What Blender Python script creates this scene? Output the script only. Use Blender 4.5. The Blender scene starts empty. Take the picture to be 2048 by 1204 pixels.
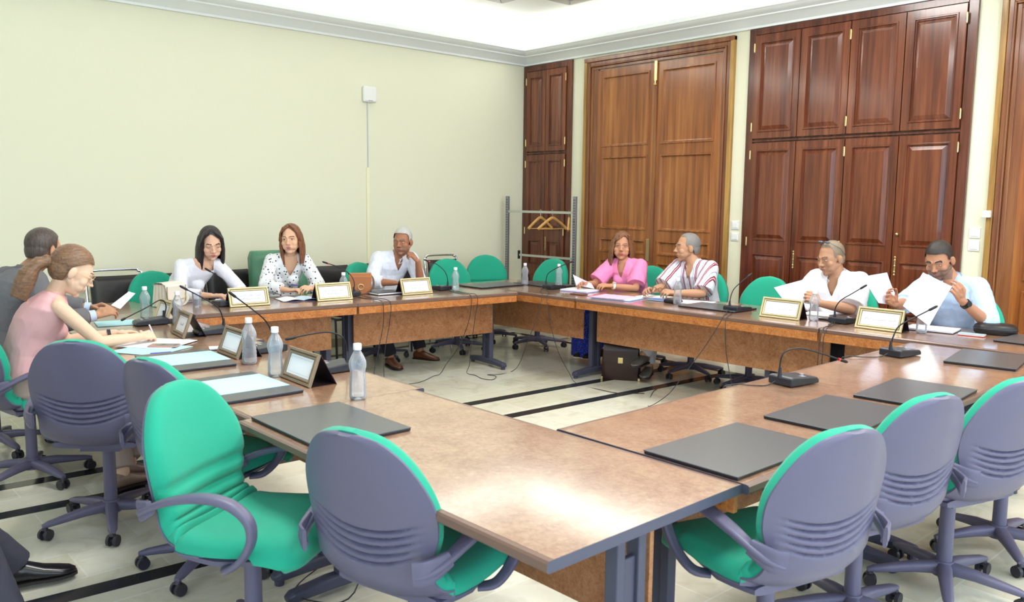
import bpy, bmesh, math, random
import numpy as np
from mathutils import Vector, Matrix, Quaternion, noise
PI = math.pi
V = Vector
C = bpy.context.scene.collection
scene = bpy.context.scene
random.seed(7)

# ------------------------------------------------------------------ camera
cam_d = bpy.data.cameras.new('camera')
cam = bpy.data.objects.new('camera', cam_d)
C.objects.link(cam)
scene.camera = cam
yaw, pitch, roll = math.radians(41.985), math.radians(6.839), math.radians(0.65)
fwd = V((math.sin(yaw) * math.cos(pitch), math.cos(yaw) * math.cos(pitch), -math.sin(pitch)))
rgt = V((math.cos(yaw), -math.sin(yaw), 0))
up = rgt.cross(fwd)
r2 = rgt * math.cos(roll) + up * math.sin(roll)
u2 = -rgt * math.sin(roll) + up * math.cos(roll)
cam.matrix_world = Matrix(((r2.x, u2.x, -fwd.x, 0), (r2.y, u2.y, -fwd.y, 0), (r2.z, u2.z, -fwd.z, 1.56), (0, 0, 0, 1)))
cam_d.sensor_width = 36
cam_d.lens = 36 * 1664.6 / 2048
cam_d.clip_start = 0.05
cam_d.dof.use_dof = True
cam_d.dof.focus_distance = 6.2
cam_d.dof.aperture_fstop = 6.3

# ------------------------------------------------------------------ colour management, world, lights
vs = scene.view_settings
vs.view_transform = 'Standard'
vs.look = 'None'
vs.gamma = 1
vs.use_curve_mapping = False
vs.exposure = -0.78

world = bpy.data.worlds.new('world')
scene.world = world
world.use_nodes = True
world.node_tree.nodes['Background'].inputs['Color'].default_value = (0.75, 0.86, 1.0, 1)
world.node_tree.nodes['Background'].inputs['Strength'].default_value = 1.0

def area(name, loc, size, size_y, power, color, direction):
    d = bpy.data.lights.new(name, 'AREA')
    d.shape = 'RECTANGLE'; d.size = size; d.size_y = size_y
    d.energy = power; d.color = color
    o = bpy.data.objects.new(name, d)
    C.objects.link(o)
    o.location = loc
    o.rotation_euler = V(direction).to_track_quat('-Z', 'Y').to_euler()
    return o

XB, YA = 7.15, 7.74            # inner faces of the panelled wall and of the plain wall
XL, YN = -3.0, -3.4            # the two walls behind the camera
ZC, ZT = 3.205, 3.62           # bottom of the cornice, ceiling
# daylight entering through the windows behind and left of the camera
for i, y in enumerate((-1.9, 0.6, 3.1, 5.6)):
    area('window_daylight', (XL + 0.05, y, 1.75), 1.5, 2.3, (60, 55, 25, 6)[i], (0.66, 0.80, 1.0), (1, 0, -0.05))
for i, x in enumerate((-1.0, 1.9, 4.8)):
    area('window_daylight', (x, YN + 0.05, 1.75), 1.6, 2.3, 140, (0.58, 0.74, 1.0), (0, 1, -0.05))
# cove lighting hidden behind the cornice, shining up on the vault
area('cove_light', ((XL + XB) / 2, YA - 0.17, 3.385), XB - XL - 0.6, 0.10, 190, (1.0, 0.985, 0.94), (0, -0.35, 1))
area('cove_light', (XB - 0.17, (YN + YA) / 2, 3.385), 0.10, YA - YN - 0.6, 190, (1.0, 0.985, 0.94), (-0.35, 0, 1)).rotation_euler = (PI, math.radians(20), 0)
area('cove_light', ((XL + XB) / 2, YN + 0.17, 3.385), XB - XL - 0.6, 0.10, 190, (1.0, 0.985, 0.94), (0, 0.35, 1))
# added fill lights, unseen, over the middle of the hall (above the frame)
for x in (2.2, 5.2):
    for y in (0.6, 3.4):
        area('added_ceiling_fill', (x, y, ZT - 0.06), 0.9, 0.9, 120, (1.0, 0.98, 0.94), (0, 0, -1))

# ------------------------------------------------------------------ helpers
def lin(h):
    h = h.lstrip('#')
    c = [int(h[i:i + 2], 16) / 255 for i in (0, 2, 4)]
    return tuple((x / 12.92 if x <= 0.04045 else ((x + 0.055) / 1.055) ** 2.4) for x in c) + (1,)

MATS = {}
def mat(name, color=None, rough=0.5, metal=0.0, coat=0.0, trans=0.0, ior=1.45, emit=None, estr=0, bump=None, sheen=0, spec=0.5, build=None, alpha=None):
    if name in MATS: return MATS[name]
    m = bpy.data.materials.new(name)
    m.use_nodes = True
    nt = m.node_tree
    b = nt.nodes['Principled BSDF']
    if isinstance(color, str): color = lin(color)
    if color: b.inputs['Base Color'].default_value = color
    b.inputs['Roughness'].default_value = rough
    b.inputs['Metallic'].default_value = metal
    b.inputs['Coat Weight'].default_value = coat
    b.inputs['Coat Roughness'].default_value = 0.12
    b.inputs['Transmission Weight'].default_value = trans
    b.inputs['IOR'].default_value = ior
    b.inputs['Specular IOR Level'].default_value = spec
    b.inputs['Sheen Weight'].default_value = sheen
    if emit:
        b.inputs['Emission Color'].default_value = lin(emit)
        b.inputs['Emission Strength'].default_value = estr
    if bump:
        scale, strength = bump[0], bump[1]
        t = N(nt, 'ShaderNodeTexNoise', Scale=scale, Detail=3.0)
        tc = nt.nodes.new('ShaderNodeTexCoord')
        nt.links.new(tc.outputs['Object'], t.inputs['Vector'])
        bp_ = N(nt, 'ShaderNodeBump', Strength=strength, Distance=bump[2] if len(bump) > 2 else 0.01)
        nt.links.new(t.outputs['Fac'], bp_.inputs['Height'])
        nt.links.new(bp_.outputs['Normal'], b.inputs['Normal'])
    if build: build(nt, b)
    MATS[name] = m
    return m

def N(nt, typ, **kw):
    n = nt.nodes.new(typ)
    for k, v in kw.items():
        if k in n.inputs: n.inputs[k].default_value = v
        else: setattr(n, k, v)
    return n

def ramp(nt, stops, interp='LINEAR'):
    n = nt.nodes.new('ShaderNodeValToRGB')
    cr = n.color_ramp
    cr.interpolation = interp
    while len(cr.elements) < len(stops): cr.elements.new(0.5)
    for e, (p, c) in zip(cr.elements, stops):
        e.position = p
        e.color = lin(c) if isinstance(c, str) else c
    return n

def coords(nt, scale=(1, 1, 1), out='Object', rot=(0, 0, 0)):
    tc = nt.nodes.new('ShaderNodeTexCoord')
    mp = nt.nodes.new('ShaderNodeMapping')
    mp.inputs['Scale'].default_value = scale
    mp.inputs['Rotation'].default_value = rot
    nt.links.new(tc.outputs[out], mp.inputs['Vector'])
    return mp.outputs['Vector']

def wood_build(c_dark, c_mid, c_light, scale=(30, 30, 1.6), detail=6, band=2.2, rough_var=True):
    def f(nt, b):
        v = coords(nt, scale)
        n1 = N(nt, 'ShaderNodeTexNoise', Scale=1.0, Detail=detail, Roughness=0.6, Distortion=0.3)
        nt.links.new(v, n1.inputs['Vector'])
        v2 = coords(nt, tuple(s * 0.16 for s in scale))
        n2 = N(nt, 'ShaderNodeTexNoise', Scale=band, Detail=2.0)
        nt.links.new(v2, n2.inputs['Vector'])
        mx = nt.nodes.new('ShaderNodeMath'); mx.operation = 'MULTIPLY_ADD'
        mx.inputs[1].default_value = 0.55
        nt.links.new(n1.outputs['Fac'], mx.inputs[0])
        m2 = nt.nodes.new('ShaderNodeMath'); m2.operation = 'MULTIPLY'; m2.inputs[1].default_value = 0.45
        nt.links.new(n2.outputs['Fac'], m2.inputs[0])
        nt.links.new(m2.outputs[0], mx.inputs[2])
        r = ramp(nt, [(0.36, c_dark), (0.5, c_mid), (0.64, c_light)])
        nt.links.new(mx.outputs[0], r.inputs['Fac'])
        nt.links.new(r.outputs['Color'], b.inputs['Base Color'])
        bp_ = N(nt, 'ShaderNodeBump', Strength=0.06, Distance=0.002)
        nt.links.new(n1.outputs['Fac'], bp_.inputs['Height'])
        nt.links.new(bp_.outputs['Normal'], b.inputs['Normal'])
    return f

def burl_build(c_dark, c_mid, c_light, s=1.0, spots=True):
    def f(nt, b):
        v = coords(nt, (1, 1, 1))
        n1 = N(nt, 'ShaderNodeTexNoise', Scale=7 * s, Detail=8.0, Roughness=0.68, Distortion=1.4)
        n2 = N(nt, 'ShaderNodeTexNoise', Scale=60 * s, Detail=4.0, Roughness=0.7, Distortion=0.6)
        for n in (n1, n2): nt.links.new(v, n.inputs['Vector'])
        mx = nt.nodes.new('ShaderNodeMath'); mx.operation = 'MULTIPLY_ADD'; mx.inputs[1].default_value = 0.5
        m2 = nt.nodes.new('ShaderNodeMath'); m2.operation = 'MULTIPLY'; m2.inputs[1].default_value = 0.5
        nt.links.new(n1.outputs['Fac'], mx.inputs[0]); nt.links.new(n2.outputs['Fac'], m2.inputs[0]); nt.links.new(m2.outputs[0], mx.inputs[2])
        r = ramp(nt, [(0.36, c_dark), (0.49, c_mid), (0.62, c_light)])
        nt.links.new(mx.outputs[0], r.inputs['Fac'])
        nt.links.new(r.outputs['Color'], b.inputs['Base Color'])
    return f

class MB:
    """collects vertices, faces and material indices for one mesh"""
    def __init__(s): s.v = []; s.f = []; s.m = []; s.mi = 0
    def add(s, vs, fs):
        o = len(s.v)
        s.v += [tuple(x) for x in vs]
        s.f += [tuple(i + o for i in f) for f in fs]
        s.m += [s.mi] * len(fs)
        return s
    def mat(s, i): s.mi = i; return s
    def box(s, c, d, M=None):
        cx, cy, cz = c; x, y, z = d[0] / 2, d[1] / 2, d[2] / 2
        vs = [V((i * x, j * y, k * z)) for i in (-1, 1) for j in (-1, 1) for k in (-1, 1)]
        if M is not None: vs = [M @ p for p in vs]
        vs = [(p.x + cx, p.y + cy, p.z + cz) for p in vs]
        return s.add(vs, [(0, 1, 3, 2), (4, 6, 7, 5), (0, 4, 5, 1), (2, 3, 7, 6), (0, 2, 6, 4), (1, 5, 7, 3)])
    def bb(s, x0, x1, y0, y1, z0, z1):
        return s.box(((x0 + x1) / 2, (y0 + y1) / 2, (z0 + z1) / 2), (x1 - x0, y1 - y0, z1 - z0))
    def hexa(s, bot, top):
        """prism between two polygons with the same number of corners"""
        n = len(bot)
        vs = list(bot) + list(top)
        fs = [tuple(range(n))[::-1], tuple(range(n, 2 * n))] + [(i, (i + 1) % n, n + (i + 1) % n, n + i) for i in range(n)]
        return s.add(vs, fs)
    def prism(s, poly, z0, z1):
        return s.hexa([(x, y, z0) for x, y in poly], [(x, y, z1) for x, y in poly])
    def tube(s, pts, r, n=10, caps=True, up=None, h=None, smooth=0, power=2.0):
        """sweep an ellipse (r wide, h high) along pts; r may be a list"""
        pts = [V(p) for p in pts]
        if smooth: pts, r, h = resample(pts, r, h, smooth)
        m = len(pts)
        rr = r if isinstance(r, (list, tuple)) else [r] * m
        hh = h if isinstance(h, (list, tuple)) else ([h] * m if h is not None else rr)
        vs = []
        pn = None
        for i, p in enumerate(pts):
            t = (pts[min(i + 1, m - 1)] - pts[max(i - 1, 0)]).normalized()
            if up is not None: a = V(up) - t * V(up).dot(t)
            elif pn is None: a = V((0, 0, 1)) - t * t.z if abs(t.z) < 0.9 else V((1, 0, 0)) - t * t.x
            else: a = pn - t * pn.dot(t)
            if a.length < 1e-6: a = t.orthogonal()
            a.normalize(); pn = a
            b = t.cross(a)
            for k in range(n):
                g = 2 * PI * (k + 0.5) / n
                cx, sy = math.cos(g), math.sin(g)
                if power != 2.0:
                    cx = math.copysign(abs(cx) ** (2 / power), cx); sy = math.copysign(abs(sy) ** (2 / power), sy)
                vs.append(p + b * (cx * rr[i]) + a * (sy * hh[i]))
        fs = [(i * n + k, i * n + (k + 1) % n, (i + 1) * n + (k + 1) % n, (i + 1) * n + k) for i in range(m - 1) for k in range(n)]
        if caps:
            fs += [tuple(range(n))[::-1], tuple(range((m - 1) * n, m * n))]
        return s.add(vs, fs)
    def cyl(s, p0, p1, r0, r1=None, n=16): return s.tube([p0, p1], [r0, r0 if r1 is None else r1], n)
    def lathe(s, prof, n=20, c=(0, 0, 0), M=None, close=True):
        vs = []
        for r, z in prof:
            for k in range(n):
                g = 2 * PI * k / n
                p = V((r * math.cos(g), r * math.sin(g), z))
                if M is not None: p = M @ p
                vs.append(p + V(c))
        m = len(prof)
        fs = [(i * n + k, i * n + (k + 1) % n, (i + 1) * n + (k + 1) % n, (i + 1) * n + k) for i in range(m - 1) for k in range(n)]
        if close: fs += [tuple(range(n))[::-1], tuple(range((m - 1) * n, m * n))]
        return s.add(vs, fs)
    def ell(s, c, r, M=None, nu=16, nv=10):
        vs = []
        for j in range(1, nv):
            ph = PI * j / nv
            for k in range(nu):
                g = 2 * PI * k / nu
                vs.append(V((math.sin(ph) * math.cos(g) * r[0], math.sin(ph) * math.sin(g) * r[1], math.cos(ph) * r[2])))
        vs += [V((0, 0, r[2])), V((0, 0, -r[2]))]
        if M is not None: vs = [M @ p for p in vs]
        vs = [p + V(c) for p in vs]
        fs = [(j * nu + k, (j + 1) * nu + k, (j + 1) * nu + (k + 1) % nu, j * nu + (k + 1) % nu) for j in range(nv - 2) for k in range(nu)]
        t, b = len(vs) - 2, len(vs) - 1
        fs += [(t, k, (k + 1) % nu) for k in range(nu)]
        q = (nv - 2) * nu
        fs += [(b, q + (k + 1) % nu, q + k) for k in range(nu)]
        return s.add(vs, fs)
    def capsule(s, p0, p1, r0, r1, n=14):
        p0, p1 = V(p0), V(p1)
        s.tube([p0, p1], [r0, r1], n)
        s.ell(p0, (r0,) * 3, None, n, 8); s.ell(p1, (r1,) * 3, None, n, 8)
        return s
    def grid(s, P, closed_u=False, closed_v=False):
        m, n = len(P), len(P[0])
        vs = [p for row in P for p in row]
        fs = []
        for i in range(m if closed_u else m - 1):
            for k in range(n if closed_v else n - 1):
                i2, k2 = (i + 1) % m, (k + 1) % n
                fs.append((i * n + k, i * n + k2, i2 * n + k2, i2 * n + k))
        return s.add(vs, fs)
    def build(s, name, mats, parent=None, smooth=None, bevel=None, world=False, seg=2):
        me = bpy.data.meshes.new(name)
        me.from_pydata([tuple(p) for p in s.v], [], s.f)
        if not isinstance(mats, (list, tuple)): mats = [mats]
        for m in mats: me.materials.append(m)
        if len(mats) > 1: me.polygons.foreach_set('material_index', s.m)
        bm = bmesh.new(); bm.from_mesh(me)
        bmesh.ops.recalc_face_normals(bm, faces=bm.faces)
        bm.to_mesh(me); bm.free()
        if smooth is not None:
            me.polygons.foreach_set('use_smooth', [True] * len(me.polygons))
            if smooth < 179: me.set_sharp_from_angle(angle=math.radians(smooth))
        o = bpy.data.objects.new(name, me)
        C.objects.link(o)
        if parent is not None:
            o.parent = parent
            if world: o.matrix_parent_inverse = wm(parent).inverted()
        if bevel:
            b = o.modifiers.new('bevel', 'BEVEL'); b.width = bevel; b.segments = seg; b.limit_method = 'ANGLE'; b.angle_limit = math.radians(40)
            b.harden_normals = False
        return o

def wm(o):
    m = o.matrix_basis.copy()
    if o.parent: m = wm(o.parent) @ o.matrix_parent_inverse @ m
    return m

def resample(pts, r, h, k):
    m = len(pts)
    def cr(a, b, c, d, t): return 0.5 * ((2 * b) + (c - a) * t + (2 * a - 5 * b + 4 * c - d) * t * t + (3 * b - a - 3 * c + d) * t ** 3)
    out, ro, ho = [], [], []
    for i in range(m - 1):
        for j in range(k):
            t = j / k
            ids = [max(i - 1, 0), i, i + 1, min(i + 2, m - 1)]
            out.append(cr(*[pts[q] for q in ids], t))
            if isinstance(r, (list, tuple)): ro.append(max(1e-4, r[i] * (1 - t) + r[i + 1] * t))
            if isinstance(h, (list, tuple)): ho.append(max(1e-4, h[i] * (1 - t) + h[i + 1] * t))
    out.append(pts[-1])
    if isinstance(r, (list, tuple)): ro.append(r[-1]); r = ro
    if isinstance(h, (list, tuple)): ho.append(h[-1]); h = ho
    return out, r, h

def tag(o, label=None, cat=None, group=None, kind=None):
    if label: o['label'] = label
    if cat: o['category'] = cat
    if group: o['group'] = group
    if kind: o['kind'] = kind
    return o

def thing(name, label, cat, loc=(0, 0, 0), rz=0, group=None):
    o = bpy.data.objects.new(name, None)
    o.empty_display_size = 0.1
    C.objects.link(o)
    o.location = loc; o.rotation_euler = (0, 0, rz)
    return tag(o, label, cat, group)

def copy_tree(o, parent=None):
    c = o.copy()
    C.objects.link(c)
    if parent is not None: c.parent = parent
    for ch in KIDS.get(o.name, []) or [x for x in o.children]: copy_tree(ch, c)
    return c
KIDS = {}

def struct(mb, name, m, **kw):
    o = mb.build(name, m, **kw)
    o['kind'] = 'structure'
    return o
def az(d):
    """heading in degrees, clockwise from +Y, as a rotation about Z of something that faces +Y"""
    return -math.radians(d)

# ------------------------------------------------------------------ materials
M_wall = mat('wall_cream_paint', '#E9E8CE', rough=0.75, bump=(60, 0.06, 0.002))
M_white = mat('white_plaster', '#F0F2F0', rough=0.8)
M_corn = mat('cornice_plaster', '#F2F6F4', rough=0.7)
def floor_build(nt, b):
    v = coords(nt, (1, 1, 1))
    br = N(nt, 'ShaderNodeTexBrick')
    br.offset = 0.5
    br.inputs['Color1'].default_value = lin('#E4E4D6'); br.inputs['Color2'].default_value = lin('#D9D4BF')
    br.inputs['Mortar'].default_value = lin('#E8E8DC')
    br.inputs['Scale'].default_value = 1.0; br.inputs['Mortar Size'].default_value = 0.004
    br.inputs['Brick Width'].default_value = 0.6; br.inputs['Row Height'].default_value = 0.3
    br.inputs['Bias'].default_value = 0.0
    nt.links.new(v, br.inputs['Vector'])
    n1 = N(nt, 'ShaderNodeTexNoise', Scale=5.0, Detail=6.0, Roughness=0.6, Distortion=0.8)
    nt.links.new(v, n1.inputs['Vector'])
    r = ramp(nt, [(0.3, '#D2CDB8'), (0.5, '#FFFFFF'), (0.75, '#F2EEE0')])
    nt.links.new(n1.outputs['Fac'], r.inputs['Fac'])
    mx = N(nt, 'ShaderNodeMix'); mx.data_type = 'RGBA'; mx.blend_type = 'MULTIPLY'
    mx.inputs[0].default_value = 0.55
    nt.links.new(br.outputs['Color'], mx.inputs[6]); nt.links.new(r.outputs['Color'], mx.inputs[7])
    nt.links.new(mx.outputs[2], b.inputs['Base Color'])
M_floor = mat('polished_marble_tiles', rough=0.13, build=floor_build)
M_stripe = mat('black_marble_inlay', '#2A2C30', rough=0.18)
M_mahog = mat('mahogany_lacquer', rough=0.22, coat=0.5, build=wood_build('#4A2213', '#67331C', '#7E4629', (34, 34, 1.5)))
M_mahog_d = mat('mahogany_frame', rough=0.25, coat=0.4, build=wood_build('#401D12', '#582B1A', '#6C3A24', (34, 34, 1.5)))
M_door = mat('door_wood_lacquer', rough=0.24, coat=0.4, build=wood_build('#77431C', '#935628', '#AC7036', (26, 26, 1.2), band=3.0))
M_doorf = mat('door_frame_wood', rough=0.26, coat=0.4, build=wood_build('#643620', '#7D4A2A', '#906037', (26, 26, 1.2)))
M_arch = mat('pale_architrave_wood', rough=0.35, coat=0.2, build=wood_build('#7A5424', '#A67E3E', '#BF964E', (20, 20, 1.4)))
M_burl = mat('burl_table_top', rough=0.28, coat=1.0, build=burl_build('#7E5840', '#96725A', '#AA8A70'))
M_burl2 = mat('burl_apron', rough=0.35, build=burl_build('#844820', '#AE6C38', '#C6864C', 1.5))
M_burl3 = mat('burl_modesty_panel', rough=0.4, build=burl_build('#84522F', '#A46F48', '#B68660', 1.6))
M_edge = mat('brown_plastic_edge', '#70574C', rough=0.3)
M_steel = mat('slate_grey_steel', '#4A4C5E', rough=0.4, spec=0.4)
M_green = mat('green_chair_fabric', '#179E80', rough=0.85, sheen=0.15, bump=(420, 0.25, 0.002))
M_plast = mat('grey_violet_plastic', '#5F5C74', rough=0.42, bump=(700, 0.05, 0.001))
M_dark = mat('charcoal_plastic', '#302E36', rough=0.4)
M_black = mat('black_leather', '#1D1A1C', rough=0.4, bump=(150, 0.15, 0.002))
M_chrome = mat('chrome', '#D8D8DC', rough=0.14, metal=1.0)
M_gleath = mat('dark_green_leather', '#4C8266', rough=0.4, bump=(90, 0.15, 0.003))
M_brass = mat('brass', '#DCC88C', rough=0.28, metal=1.0)
M_wplast = mat('white_plastic', '#EEF0EC', rough=0.4)
M_paper = mat('white_paper', '#F4F5FA', rough=0.8)
M_bpaper = mat('pale_blue_paper', '#B4E2EA', rough=0.8)
M_ppaper = mat('pink_paper', '#F2B9D0', rough=0.8)
M_folder = mat('grey_black_leatherette', '#4C4D50', rough=0.3, bump=(220, 0.12, 0.001))
M_foldedge = mat('navy_black_edge', '#1C1A26', rough=0.4)
M_gold = mat('antique_gold_frame', '#C9BC94', rough=0.4, metal=0.35)
M_olive = mat('dark_olive_groove', '#6A603C', rough=0.5, metal=0.2)
M_tent = mat('dark_maroon_card', '#2A1A20', rough=0.5)
M_ink = mat('grey_ink', '#A2A9B2', rough=0.8)
M_blk = mat('matt_black', '#141418', rough=0.45)
M_mic = mat('black_blue_plastic', '#24262E', rough=0.38)
M_red = mat('red_ring', '#C8322C', rough=0.3, emit='#C8322C', estr=0.4)
M_cap = mat('white_cap', '#F6F6FA', rough=0.4)
def bottle_build(nt, b):
    out = nt.nodes['Material Output']
    tr = N(nt, 'ShaderNodeBsdfTransparent'); tr.inputs['Color'].default_value = (0.93, 0.96, 0.99, 1)
    g = N(nt, 'ShaderNodeBsdfGlossy'); g.inputs['Roughness'].default_value = 0.12
    d = N(nt, 'ShaderNodeBsdfDiffuse'); d.inputs['Color'].default_value = lin('#F0F4FC')
    lw = N(nt, 'ShaderNodeLayerWeight'); lw.inputs['Blend'].default_value = 0.35
    m1 = N(nt, 'ShaderNodeMixShader'); m2 = N(nt, 'ShaderNodeMixShader')
    r = nt.nodes.new('ShaderNodeMapRange'); r.inputs[3].default_value = 0.15; r.inputs[4].default_value = 0.85
    nt.links.new(lw.outputs['Facing'], r.inputs[0]); nt.links.new(r.outputs[0], m1.inputs[0])
    nt.links.new(tr.outputs[0], m1.inputs[1]); nt.links.new(d.outputs[0], m1.inputs[2])
    fr = N(nt, 'ShaderNodeFresnel'); fr.inputs['IOR'].default_value = 1.4
    nt.links.new(fr.outputs[0], m2.inputs[0]); nt.links.new(m1.outputs[0], m2.inputs[1]); nt.links.new(g.outputs[0], m2.inputs[2])
    nt.links.new(m2.outputs[0], out.inputs['Surface'])
M_pet = mat('clear_bottle_plastic', build=bottle_build)

# ------------------------------------------------------------------ room shell
T = 0.15
struct(MB().bb(XL - T, XB + T, YN - T, YA + T, -0.1, 0.0), 'floor', M_floor)
struct(MB().bb(XL - T, XB + T, YN - T, YA + T, ZT, ZT + 0.1), 'ceiling', M_white)
struct(MB().bb(XL - T, XB + T, YA, YA + T, 0, ZT), 'wall_back', M_wall)
struct(MB().bb(XB, XB + T, YN - T, YA, 0, ZT), 'wall_right', M_wall)
# walls behind the camera, with window openings
def wall_windows(fixed, axis, lo, hi, cents, half, z0, z1, name):
    mb = MB()
    edges = [lo]
    for c in cents: edges += [c - half, c + half]
    edges.append(hi)
    def bb(a, b, za, zb):
        if axis == 'x': mb.bb(a, b, fixed - T, fixed, za, zb)
        else: mb.bb(fixed - T, fixed, a, b, za, zb)
    for i in range(0, len(edges), 2): bb(edges[i], edges[i + 1], 0, ZT)
    for i in range(1, len(edges) - 1, 2):
        bb(edges[i], edges[i + 1], 0, z0); bb(edges[i], edges[i + 1], z1, ZT)
    return struct(mb, name, M_wall)
M_glass = mat('window_glass', '#EAF2FA', rough=0.05, trans=1.0, ior=1.02)
wall_windows(XL, 'y', YN - T, YA, (-1.9, 0.6, 3.1, 5.6), 0.8, 0.55, 2.95, 'wall_left')
wall_windows(YN, 'x', XL, XB, (-1.0, 1.9, 4.8), 0.85, 0.55, 2.95, 'wall_front')
wn = 0
for axis, fixed, cents, half in (('y', XL, (-1.9, 0.6, 3.1, 5.6), 0.8), ('x', YN, (-1.0, 1.9, 4.8), 0.85)):
    for c in cents:
        wn += 1
        mb = MB()
        def bb(a, b, za, zb, t0=-0.10, t1=-0.04):
            if axis == 'x': mb.bb(a, b, fixed + t0, fixed + t1, za, zb)
            else: mb.bb(fixed + t0, fixed + t1, a, b, za, zb)
        bb(c - half, c - half + 0.07, 0.55, 2.95); bb(c + half - 0.07, c + half, 0.55, 2.95)
        bb(c - half, c + half, 0.55, 0.62); bb(c - half, c + half, 2.88, 2.95); bb(c - 0.03, c + 0.03, 0.62, 2.88)
        w = struct(mb, 'window_%d' % wn, M_wplast)
        mb = MB(); bb(c - half + 0.07, c + half - 0.07, 0.62, 2.88, -0.075, -0.065)
        mb.build('pane', M_glass, w)

# black marble inlay strips in the floor
def strip(x0, x1, y0, y1, n):
    struct(MB().bb(x0, x1, y0, y1, -0.004, 0.0012), 'trim_%d' % n, M_stripe)
strip(XL, 6.60, 7.25, 7.33, 1)
strip(6.56, 6.64, YN, 7.33, 2)
def slant(ya, yb, w, n):
    struct(MB().hexa([(-3, ya, -0.004), (6.56, yb, -0.004), (6.56, yb + w, -0.004), (-3, ya + w, -0.004)], [(-3, ya, 0.0012), (6.56, yb, 0.0012), (6.56, yb + w, 0.0012), (-3, ya + w, 0.0012)]), 'trim_%d' % n, M_stripe)
slant(5.17, 4.72, 0.10, 3)
slant(4.72, 4.24, 0.10, 4)
slant(3.66, 3.04, 0.10, 5)

# cornice: a stepped moulding run along the four walls with a lip hiding the cove lamps
prof = [(0.0, 0.0), (0.03, 0.0), (0.035, 0.02), (0.06, 0.035), (0.10, 0.06), (0.13, 0.075), (0.15, 0.08), (0.15, 0.092), (0.185, 0.10), (0.21, 0.125), (0.235, 0.135), (0.24, 0.175), (0.225, 0.18), (0.06, 0.14), (0.0, 0.14)]
def cornice(n, side):
    mb = MB()
    P = []
    for d, h in prof:
        d_ = d
        if side == 'back': a, b = (XL + d_, YA - d_), (XB - d_, YA - d_)
        if side == 'right': a, b = (XB - d_, YN + d_), (XB - d_, YA - d_)
        if side == 'left': a, b = (XL + d_, YN + d_), (XL + d_, YA - d_)
        if side == 'front': a, b = (XL + d_, YN + d_), (XB - d_, YN + d_)
        P.append([V((*a, ZC + h)), V((*b, ZC + h))])
    mb.grid(P, closed_u=True)
    struct(mb, 'trim_%d' % n, M_corn, smooth=35)
for i, sd in enumerate(('back', 'right', 'left', 'front')): cornice(6 + i, sd)
# vault: curved plaster between the walls above the cornice and the flat ceiling
def vault(n, side):
    mb = MB(); P = []
    for k in range(9):
        a = k / 8 * PI / 2
        d = 0.28 * (1 - math.cos(a)); h = 3.42 + (ZT - 3.42) * math.sin(a)
        if side == 'back': q = (XL, YA - d), (XB - d, YA - d)
        if side == 'right': q = (XB - d, YN), (XB - d, YA - d)
        P.append([V((*q[0], h)), V((*q[1], h))])
    mb.grid(P)
    o = struct(mb, 'trim_%d' % n, M_white, smooth=60)
vault(10, 'back'); vault(11, 'right')

# wall baseboards
struct(MB().bb(XL, XB, YA - 0.015, YA, 0, 0.09), 'baseboard_back', mat('marble_skirting', '#B9AE92', rough=0.3), bevel=0.003)

# ------------------------------------------------------------------ panelled joinery on the right wall (faces -X)
def rpanel(mb, y0, y1, z0, z1, xf, raised=True, w=0.035, mi=(0, 1)):
    """raised-and-fielded panel on a face at x = xf, projecting to -X"""
    if y0 > y1: y0, y1 = y1, y0
    def ring(i, x): return [V((xf + x, y0 + i, z0 + i)), V((xf + x, y1 - i, z0 + i)), V((xf + x, y1 - i, z1 - i)), V((xf + x, y0 + i, z1 - i))]
    if raised: steps = [(0, 0.0), (0.004, -0.010), (0.014, -0.010), (0.018, 0.008), (0.022, 0.008), (0.022 + w, -0.006)]
    else: steps = [(0, 0.0), (0.004, -0.012), (0.018, -0.012), (0.026, 0.010), (0.05, 0.014)]
    P = [ring(i, x) for i, x in steps]
    for a, b in zip(P[:-1], P[1:]):
        mb.add(a + b, [(k, (k + 1) % 4, 4 + (k + 1) % 4, 4 + k) for k in range(4)])
    mb.add(P[-1], [(0, 1, 2, 3)])

def leaf(name, y0, y1, z0, z1, xf, th, panels, m, parent, raised=True):
    """door leaf whose front face is at xf; the front is cut into frame strips around the panels"""
    mb = MB()
    mb.bb(xf + 0.012, xf + th, y0, y1, z0, z1)
    ys, ye = y0, y1
    pz = sorted(panels, key=lambda p: p[2])
    py0, py1 = panels[0][0], panels[0][1]
    mb.bb(xf, xf + 0.013, y0, py0, z0, z1); mb.bb(xf, xf + 0.013, py1, y1, z0, z1)
    zz = z0
    for p in pz:
        mb.bb(xf, xf + 0.013, py0, py1, zz, p[2]); zz = p[3]
    mb.bb(xf, xf + 0.013, py0, py1, zz, z1)
    for p in pz: rpanel(mb, p[0], p[1], p[2], p[3], xf, raised)
    return mb.build(name, m, parent, world=True)

def hinge(y, z, xf, parent):
    mb = MB()
    mb.cyl((xf - 0.006, y, z - 0.035), (xf - 0.006, y, z + 0.035), 0.0065, n=8)
    mb.ell((xf - 0.006, y, z + 0.038), (0.006,) * 3, nu=8, nv=6); mb.ell((xf - 0.006, y, z - 0.038), (0.006,) * 3, nu=8, nv=6)
    return mb.build('hinge', M_brass, parent, smooth=40, world=True)

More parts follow.
